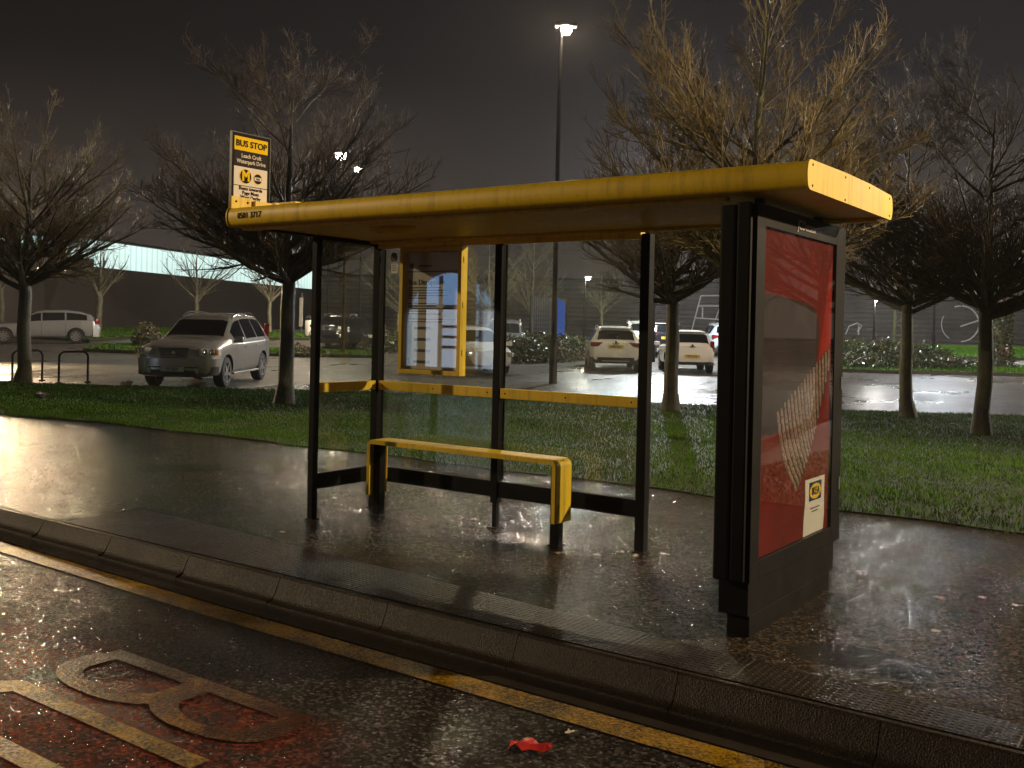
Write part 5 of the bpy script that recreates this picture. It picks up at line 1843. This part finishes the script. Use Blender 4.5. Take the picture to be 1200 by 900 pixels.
def small_things():
    # cycle stands
    def hoop(x, y, ang, label, first=None):
        root = thing('cycle_stand', label, 'cycle stand', (x, y, float(hgt(x, y)) - .03), ang, 'cycle stands by the verge')
        pts = [(-.36, 0, -.05), (-.36, 0, .62)] + [(-.36 + .14 - .14 * math.cos(t), 0, .62 + .14 * math.sin(t)) for t in np.linspace(.2, PI / 2, 5)]
        pts += [(-p[0], 0, p[2]) for p in pts[::-1]]
        MB().tube(pts, .026, 10).build('hoop', 'galvanised_black', root, smooth=True)
        MB().lathe([(.07, 0), (.07, .035), (.03, .04)], 12, 0, Matrix.Translation((-.36, 0, .02))).build('foot', 'galvanised_black', root)
        MB().lathe([(.07, 0), (.07, .035), (.03, .04)], 12, 0, Matrix.Translation((.36, 0, .02))).build('foot', 'galvanised_black', root)
        return root
    x, y = far((87 - 600) / 1161 * 23.2, 23.2)
    hoop(x, y, math.atan2(RGT[1], RGT[0]) + .95, 'black cycle stand right of the leftmost tree, seen whole')
    x, y = far((33 - 600) / 1161 * 23.4, 23.4)
    hoop(x, y, math.atan2(RGT[1], RGT[0]) + .95, 'black cycle stand half hidden behind the leftmost tree trunk')
    # bollard by the ivy tree
    x, y = far((1161 - 600) / 1161 * 38, 38)
    o = thing('bollard', 'tall dark post beside the ivy covered tree', 'post', (x, y, float(hgt(x, y))))
    MB().tube([(0, 0, -.1), (0, 0, 1.62)], .045, 8).build('shaft', 'galvanised_black', o, smooth=True)
    MB().box((-.09, -.05, 1.60), (.09, .05, 1.78), .02).build('cap', 'galvanised_black', o)
    # white utility posts by the warehouse
    for px, dep, hh, lab in ((353, 62, 1.9, 'white rectangular sign post by the long brick building'), (363, 56, 1.25, 'pale litter bin by the long brick building')):
        x, y = far((px - 600) / 1161 * dep, dep)
        z = float(hgt(x, y))
        if 'bin' in lab:
            o = thing('litter_bin', lab, 'litter bin', (x, y, z))
            MB().lathe([(.26, 0), (.28, .1), (.28, .95), (.24, 1.0)], 14).build('drum', 'litter_white', o, smooth=40)
            MB().lathe([(.29, 1.08), (.29, 1.14), (.2, 1.24), (.05, 1.27)], 14).build('lid', 'dark_screen', o, smooth=40)
            MB().tube([(.2, 0, .98), (.2, 0, 1.1)], .03, 6).build('lid_support', 'dark_screen', o)
        else:
            o = thing('sign_post', lab, 'sign', (x, y, z))
            MB().tube([(0, 0, -.1), (0, 0, 2.6)], .04, 6).build('pole', 'lamp_grey', o)
            MB().box((-.16, -.06, .5), (.16, -.042, 2.3), .004).build('panel', 'litter_white', o)
    # leaves and litter
    def leaf(x, y, s, mat, label, z=None, rot=None, group='fallen leaves'):
        m = MB()
        rr = random.Random(int(x * 997 + y * 313))
        out = [(1, 0), (.62, .30), (.72, .62), (.25, .45), (-.1, .7), (-.35, .38), (-.85, .35), (-.62, 0), (-.85, -.4), (-.3, -.38), (-.05, -.75), (.28, -.42), (.75, -.55), (.6, -.28)]
        vs = [(a * s * rr.uniform(.8, 1.15), b * s * rr.uniform(.8, 1.15), .006 + rr.uniform(0, .35) * s) for a, b in out]
        vs2 = [(a, b, c - .0015) for a, b, c in vs]
        k = len(vs)
        m.add([(0, 0, .008)] + vs + [(0, 0, .0065)] + vs2, [(0, i + 1, (i + 1) % k + 1) for i in range(k)] + [(k + 1, k + 2 + (i + 1) % k, k + 2 + i) for i in range(k)] + [(i + 1, k + 2 + i, k + 2 + (i + 1) % k, (i + 1) % k + 1) for i in range(k)])
        o = m.build('fallen_leaf', mat)
        o.location = (x, y, float(hgt(x, y)) if z is None else z)
        o.rotation_euler = (0, 0, rr.uniform(0, 6))
        tag(o, label, 'leaf', group)
    lv = [(4.85, .24, 'pale leaf on the pavement at the right edge, upper left of two'), (5.05, .19, 'pale leaf on the pavement touching the right edge'),
          (4.65, .05, 'tan leaf below the bright wet patch right of the advertising panel'), (4.79, -.68, 'tan leaf on the right pavement, lowest of those there'),
          (2.46, -.33, 'pale leaf on the ground halfway between bench leg and right post'), (2.53, -.14, 'crumpled pale leaf just left of the right shelter post'),
          (2.80, .02, 'pale leaf just right of the right shelter post'), (2.68, -.17, 'pale leaf touching the foot of the right shelter post'),
          (2.22, -.46, 'small tan leaf in front of the right bench leg'), (1.29, .28, 'pale leaf behind the middle post foot'),
          (1.01, .12, 'tan leaf behind the bench, left of the middle post foot'), (4.08, .40, 'small pale leaf at the back corner of the advertising panel'),
          (.24, -1.26, 'dark tan leaf on the pavement in front of the left shelter post')]
    for k, (x, y, lab) in enumerate(lv):
        leaf(x, y, .028 + .012 * ((k * 7) % 3) / 2, 'leaf_pale' if 'pale' in lab else 'leaf_tan', lab)
    leaf(3.76, -2.74, .03, 'leaf_pale', 'pale leaf on the road beside the yellow line', ZR + .008)
    m = MB()
    rr = random.Random(4)
    V = [(-.09 + .18 * i / 6, -.035 + .07 * j / 2 + rr.uniform(-.012, .012), .008 + rr.uniform(0, .03)) for i in range(7) for j in range(3)]
    F = [(i * 3 + j, i * 3 + j + 1, i * 3 + j + 4, i * 3 + j + 3) for i in range(6) for j in range(2)]
    m.add(V, F)
    m.add([(a, b, c - .002) for a, b, c in V], [f[::-1] for f in F])
    o = m.build('sweet_wrapper', 'wrapper_red')
    o.location = (3.71, -2.97, ZR)
    o.rotation_euler = (0, 0, .4)
    tag(o, 'crumpled red wrapper lying on the wet road', 'litter')
    for (x, y, lab, mat, s) in ((-14.2, 6.85, 'crumpled white bag on the grass in front of the silver car', 'litter_white', .13), (-12.31, 3.83, 'flat grey scrap on the grass beside the leftmost tree', 'lamp_grey', .13)):
        m = MB()
        bm = bmesh.new()
        bmesh.ops.create_icosphere(bm, subdivisions=2, radius=s)
        rr = random.Random(8)
        for v in bm.verts:
            v.co = Vector((v.co.x * 1.3, v.co.y * .9, max(0, v.co.z * .55 + .05))) * rr.uniform(.75, 1.2)
        bm.verts.index_update()
        m.add([v.co[:] for v in bm.verts], [[v.index for v in f.verts] for f in bm.faces])
        bm.free()
        o = m.build('litter', mat)
        o.location = (x, y, float(hgt(x, y)) + .02)
        tag(o, lab, 'litter')


def planting():
    G = 'bare winter trees on the verge'
    tree('bare_tree', -16.13, 5.48, 6.9, 2.75, 'bare tree at the left edge beside the cycle stands', G, 21, .15, 2.3, 44, 1.3, 62)
    tree('bare_tree', -8.58, 6.55, 7.6, 3.0, 'bare tree with mossy trunk between the silver car and the shelter', G, 34, .15, 2.35, 50, 1.35, 68, twig='shaded_twig_bark')
    tree('bare_tree', -2.71, 11.19, 7.6, 2.7, 'bare tree seen through the open gap left of the advertising panel', G, 45, .14, 2.1, 46, 1.25, 66, twig='shaded_twig_bark')
    tree('bare_tree', .66, 7.05, 8.6, 2.5, 'lamp lit bare tree rising above the roof, its trunk hidden by the advertising panel', G, 47, .13, 2.3, 50, 1.3, 60, twig='lichen_lit_bark')
    tree('bare_tree', 1.16, 13.56, 7.3, 2.7, 'bare tree just right of the advertising panel, left of two dark trunks', G, 58, .125, 2.1, 46, 1.25, 66, twig='shaded_twig_bark')
    tree('bare_tree', 2.83, 11.43, 6.9, 2.6, 'bare tree nearest the right edge, right of two dark trunks', G, 67, .125, 2.1, 46, 1.25, 66, (.01, 0), twig='shaded_twig_bark')
    tree('bare_tree', 8.3, 12.6, 8.5, 3.6, 'lamp lit branches of a tree reaching in from the right edge', G, 71, .14, 2.2, 32, 1.3, 64)
    F = 'pale bare trees in front of the long brick building'
    def far_tree(px, dep, H, Rc, label, seed, r=.13, fork=1.9, limbs=16, group=F, low=40, bark='pale_bark', twig='pale_bark', dens=.55, twr=.010):
        x, y = far((px - 600) / 1161 * dep, dep)
        return tree('pale_tree', x, y, H, Rc, label, group, seed, r, fork, limbs, dens, low, bark=bark, twig=twig, fine=False, twr=twr)
    far_tree(114, 58, 6.2, 2.6, 'pale bare tree in front of the glowing band, leftmost of three', 81, .20)
    far_tree(230, 62, 6.6, 2.8, 'pale bare tree behind the roof of the silver car', 82, .16)
    far_tree(316, 60, 5.6, 2.2, 'pale slim tree just left of the mossy verge tree', 83, .13)
    far_tree(2, 56, 5.5, 2.0, 'pale bare tree at the extreme left behind the estate car', 84, .14)
    B = 'slim trees beyond the car park'
    far_tree(705, 64, 5.6, 1.8, 'slim pale tree behind the white hatchback', 85, .09, 1.6, 18, B, 42)
    for k, (px, dep, H, Rc) in enumerate(((466, 66, 8.5, 3.0), (520, 64, 9.0, 3.2), (574, 62, 8.0, 2.8), (622, 66, 8.5, 3.0))):
        far_tree(px, dep, H, Rc, ('bare tree in the misty row, seen between end pane and notice case', 'bare tree in the misty row, behind the notice case', 'bare tree in the misty row, just left of the middle post', 'bare tree in the misty row, just right of the middle post')[k], 90 + k, .12, 1.5, 18, 'misty row of trees beyond the car park', 40, 'pale_bark', 'pale_bark', .6, .011)
    far_tree(1049, 54, 5.5, 2.2, 'small tree on the far lawn behind the hedge', 97, .13, 2.4, 16, B, 52, 'mossy_bark', 'twig_bark')
    # ivy covered tree at the right
    x, y = far((1172 - 600) / 1161 * 39.5, 39.5)
    t = tree('ivy_tree', x, y, 7.5, 2.6, 'ivy covered tree near the right edge beyond the car park', None, 99, .22, 2.6, 20, .6, 55, fine=False, twr=.008)
    rng = np.random.default_rng(5)
    def ivy(n):
        z = rng.uniform(0, 4.2, n)
        r = np.interp(z, [0, .3, 1.0, 3, 4.2], [.95, .55, .46, .42, .28]) * rng.uniform(.7, 1.12, n)
        a = rng.uniform(0, 2 * PI, n)
        return np.stack([r * np.cos(a), r * np.sin(a), z], 1)
    V, Fq = leaf_cloud(4200, ivy, .055, rng)
    raw('ivy', V, Fq, 'hedge_leaf', t, smooth=False)
    # hedges: right island, and the low one in the middle
    bl = []
    for px, dep, rx, h in ((985, 40, 1.6, 1.05), (1010, 40.5, 1.6, 1.1), (1035, 40, 1.6, 1.1), (1058, 40.3, 1.5, 1.1), (1080, 40.2, 1.4, 1.0), (1095, 39.5, 1.1, .85)):
        x, y = far((px - 600) / 1161 * dep, dep)
        bl.append((x, y, 0, rx, rx, h))
    for px, dep in ((985, 38), (1012, 37.8), (1040, 37.8), (1068, 37.8), (1095, 37.9), (1118, 38.2)):
        x, y = far((px - 600) / 1161 * dep, dep)
        bl.append((x, y, 0, 1.25, 1.1, .62))
    hedge('hedge', 'dark low hedge on the island behind the right trees', 'hedge', bl, 15000, .055, 3)
    bl = []
    for px, dep, h in ((604, 38, 1.0), (622, 38.5, 1.1), (640, 39, 1.1), (658, 40, 1.0), (674, 41, .9), (450, 44, .9), (470, 43, .9)):
        x, y = far((px - 600) / 1161 * dep, dep)
        bl.append((x, y, 0, 1.1, 1.5, h))
    hedge('hedge', 'dark hedge left of the white hatchback, seen through the glass', 'hedge', bl[:5], 9000, .06, 4)
    hedge('hedge', 'dark hedge behind the left side of the notice case', 'hedge', bl[5:], 3500, .06, 5)
    x, y = far((173 - 600) / 1161 * 41, 41)
    hedge('bush', 'round bush on the grass island left of the silver car', 'bush', [(x, y, 0, .62, .62, 1.1), (x - .25, y, 0, .45, .45, .8), (x + .3, y + .1, 0, .45, .45, .7)], 2600, .06, 6, 'bush_leaf')
    x, y = far((345 - 600) / 1161 * 38.5, 38.5)
    hedge('bush', 'straggly low shrub right of the mossy trunk', 'bush', [(x, y, 0, .7, .5, .5), (x + .8, y + .3, 0, .6, .5, .35)], 1200, .06, 7, 'bush_leaf')

    def isl(pts):
        return [far((px - 600) / 1161 * dp, dp) for px, dp in pts]
    # grass islands with kerbs
    o1 = isl([(97, 38.6), (160, 38.0), (300, 38.2), (445, 38.6), (450, 40.5), (300, 41.5), (165, 43), (120, 41.5)])
    patch('grass_island', o1, .09, 'turf_soil', kerb=.14)
    lawn('island_grass', o1, 9000, 'short grass on the island left of the silver car')
    o2 = isl([(-40, 49), (20, 48.5), (105, 45.5), (158, 50.5), (250, 52), (366, 53), (366, 60), (250, 72), (100, 64), (-60, 62)])
    patch('grass_strip', o2, .09, 'turf_soil', kerb=.14)
    lawn('strip_grass', o2, 16000, 'grass strip along the foot of the long brick building', .12, .045)
    o3 = isl([(975, 36.6), (1060, 36.2), (1140, 36.5), (1240, 36.0), (1260, 41), (1140, 40.5), (1110, 42), (975, 42)])
    patch('hedge_island', o3, .09, 'turf_soil', kerb=.14)
    lawn('hedge_island_grass', o3, 8000, 'grass around the ivy covered tree and the hedge')
    o4 = isl([(905, 52), (990, 50), (1110, 48), (1260, 48.6), (1300, 67), (1100, 67), (905, 68)])
    patch('far_lawn', o4, .09, 'turf_soil', kerb=.14)
    lawn('far_lawn_grass', o4, 22000, 'bright far lawn in front of the clad shed', .12, .05)
    o5 = isl([(560, 52), (640, 50), (700, 47.5), (740, 52), (860, 53), (870, 66), (560, 64)])
    patch('middle_lawn', o5, .09, 'turf_soil', kerb=.14)
    lawn('middle_lawn_grass', o5, 15000, 'far lawn behind the white cars', .12, .05)


# ------------------------------------------------------------------ sky, haze, camera
def world():
    w = bpy.data.worlds.new('World')
    S.world = w
    w.use_nodes = True
    t = w.node_tree
    t.nodes.clear()
    out = t.nodes.new('ShaderNodeOutputWorld')
    bg = t.nodes.new('ShaderNodeBackground')
    tc = t.nodes.new('ShaderNodeTexCoord')
    sp = t.nodes.new('ShaderNodeSeparateXYZ')
    t.links.new(tc.outputs['Generated'], sp.inputs[0])
    # overcast night sky lit from below by the town
    mr = t.nodes.new('ShaderNodeMapRange')
    mr.inputs['From Min'].default_value = -.02
    mr.inputs['From Max'].default_value = .42
    t.links.new(sp.outputs[2], mr.inputs['Value'])
    nz = t.nodes.new('ShaderNodeTexNoise')
    nz.inputs['Scale'].default_value = 2.2
    nz.inputs['Detail'].default_value = 4
    t.links.new(tc.outputs['Generated'], nz.inputs['Vector'])
    rp = t.nodes.new('ShaderNodeValToRGB')
    rp.color_ramp.elements[0].color = (.060, .047, .036, 1)
    rp.color_ramp.elements[1].color = (.0040, .0036, .0045, 1)
    e = rp.color_ramp.elements.new(.25)
    e.color = (.042, .034, .029, 1)
    e = rp.color_ramp.elements.new(.6)
    e.color = (.0085, .0073, .0082, 1)
    t.links.new(mr.outputs[0], rp.inputs[0])
    # the glow is stronger towards +X, where the town is
    mx = t.nodes.new('ShaderNodeMapRange')
    mx.inputs['From Min'].default_value = -.95
    mx.inputs['From Max'].default_value = .15
    mx.inputs['To Min'].default_value = .55
    mx.inputs['To Max'].default_value = 1.7
    t.links.new(sp.outputs[0], mx.inputs['Value'])
    m2 = t.nodes.new('ShaderNodeMath')
    m2.operation = 'MULTIPLY'
    m3 = t.nodes.new('ShaderNodeMapRange')
    m3.inputs['From Min'].default_value = .3
    m3.inputs['From Max'].default_value = .7
    m3.inputs['To Min'].default_value = .7
    m3.inputs['To Max'].default_value = 1.35
    t.links.new(nz.outputs['Fac'], m3.inputs['Value'])
    t.links.new(mx.outputs[0], m2.inputs[0])
    t.links.new(m3.outputs[0], m2.inputs[1])
    t.links.new(rp.outputs[0], bg.inputs['Color'])
    t.links.new(m2.outputs[0], bg.inputs['Strength'])
    t.links.new(bg.outputs[0], out.inputs[0])


def haze(density):
    n = N('haze_air')
    v = n.n('ShaderNodeVolumePrincipled', {'Color': (.92, .92, .94, 1), 'Density': density, 'Anisotropy': .35})
    n.t.links.new(v.outputs[0], n.out.inputs['Volume'])
    M['haze_air'] = n.m
    o = MB().box((-110, -32, -1.6), (70, 100, 13)).build('haze', 'haze_air')
    tag(o, 'thin wet mist hanging in the lamp light over the car park', 'mist', kind='stuff')


def camera():
    cd = bpy.data.cameras.new('Camera')
    co = bpy.data.objects.new('Camera', cd)
    C.objects.link(co)
    cd.sensor_fit = 'HORIZONTAL'
    cd.sensor_width = 36
    cd.lens = 36 * 1160.86 / 1200
    cd.shift_y = -(450 - 392.33) / 1200
    cd.clip_start = .05
    cd.clip_end = 1000
    yaw, pitch, roll = .6208, .0047, .0222
    co.location = CAM
    mat = Matrix.Rotation(yaw, 4, 'Z') @ Matrix.Rotation(PI / 2 - pitch, 4, 'X') @ Matrix.Rotation(roll, 4, 'Z')
    co.rotation_euler = mat.to_euler()
    S.camera = co


build_ground()
grass()
shelter()
ad_panel()
bench()
stop_sign()
timetable()
cars()
planting()
lamps()
buildings()
small_things()
world()
haze(.0005)
camera()

S.view_settings.view_transform = 'Standard'
S.view_settings.look = 'None'
S.view_settings.gamma = 1
S.view_settings.exposure = .3
S.render.engine = 'CYCLES'
cy = S.cycles
cy.use_denoising = True
cy.max_bounces = 7
cy.diffuse_bounces = 3
cy.glossy_bounces = 4
cy.transmission_bounces = 4
cy.transparent_max_bounces = 14
cy.volume_bounces = 0
cy.caustics_reflective = False
cy.caustics_refractive = False
cy.sample_clamp_indirect = 4
cy.sample_clamp_direct = 0
cy.use_adaptive_sampling = True
cy.adaptive_threshold = .02
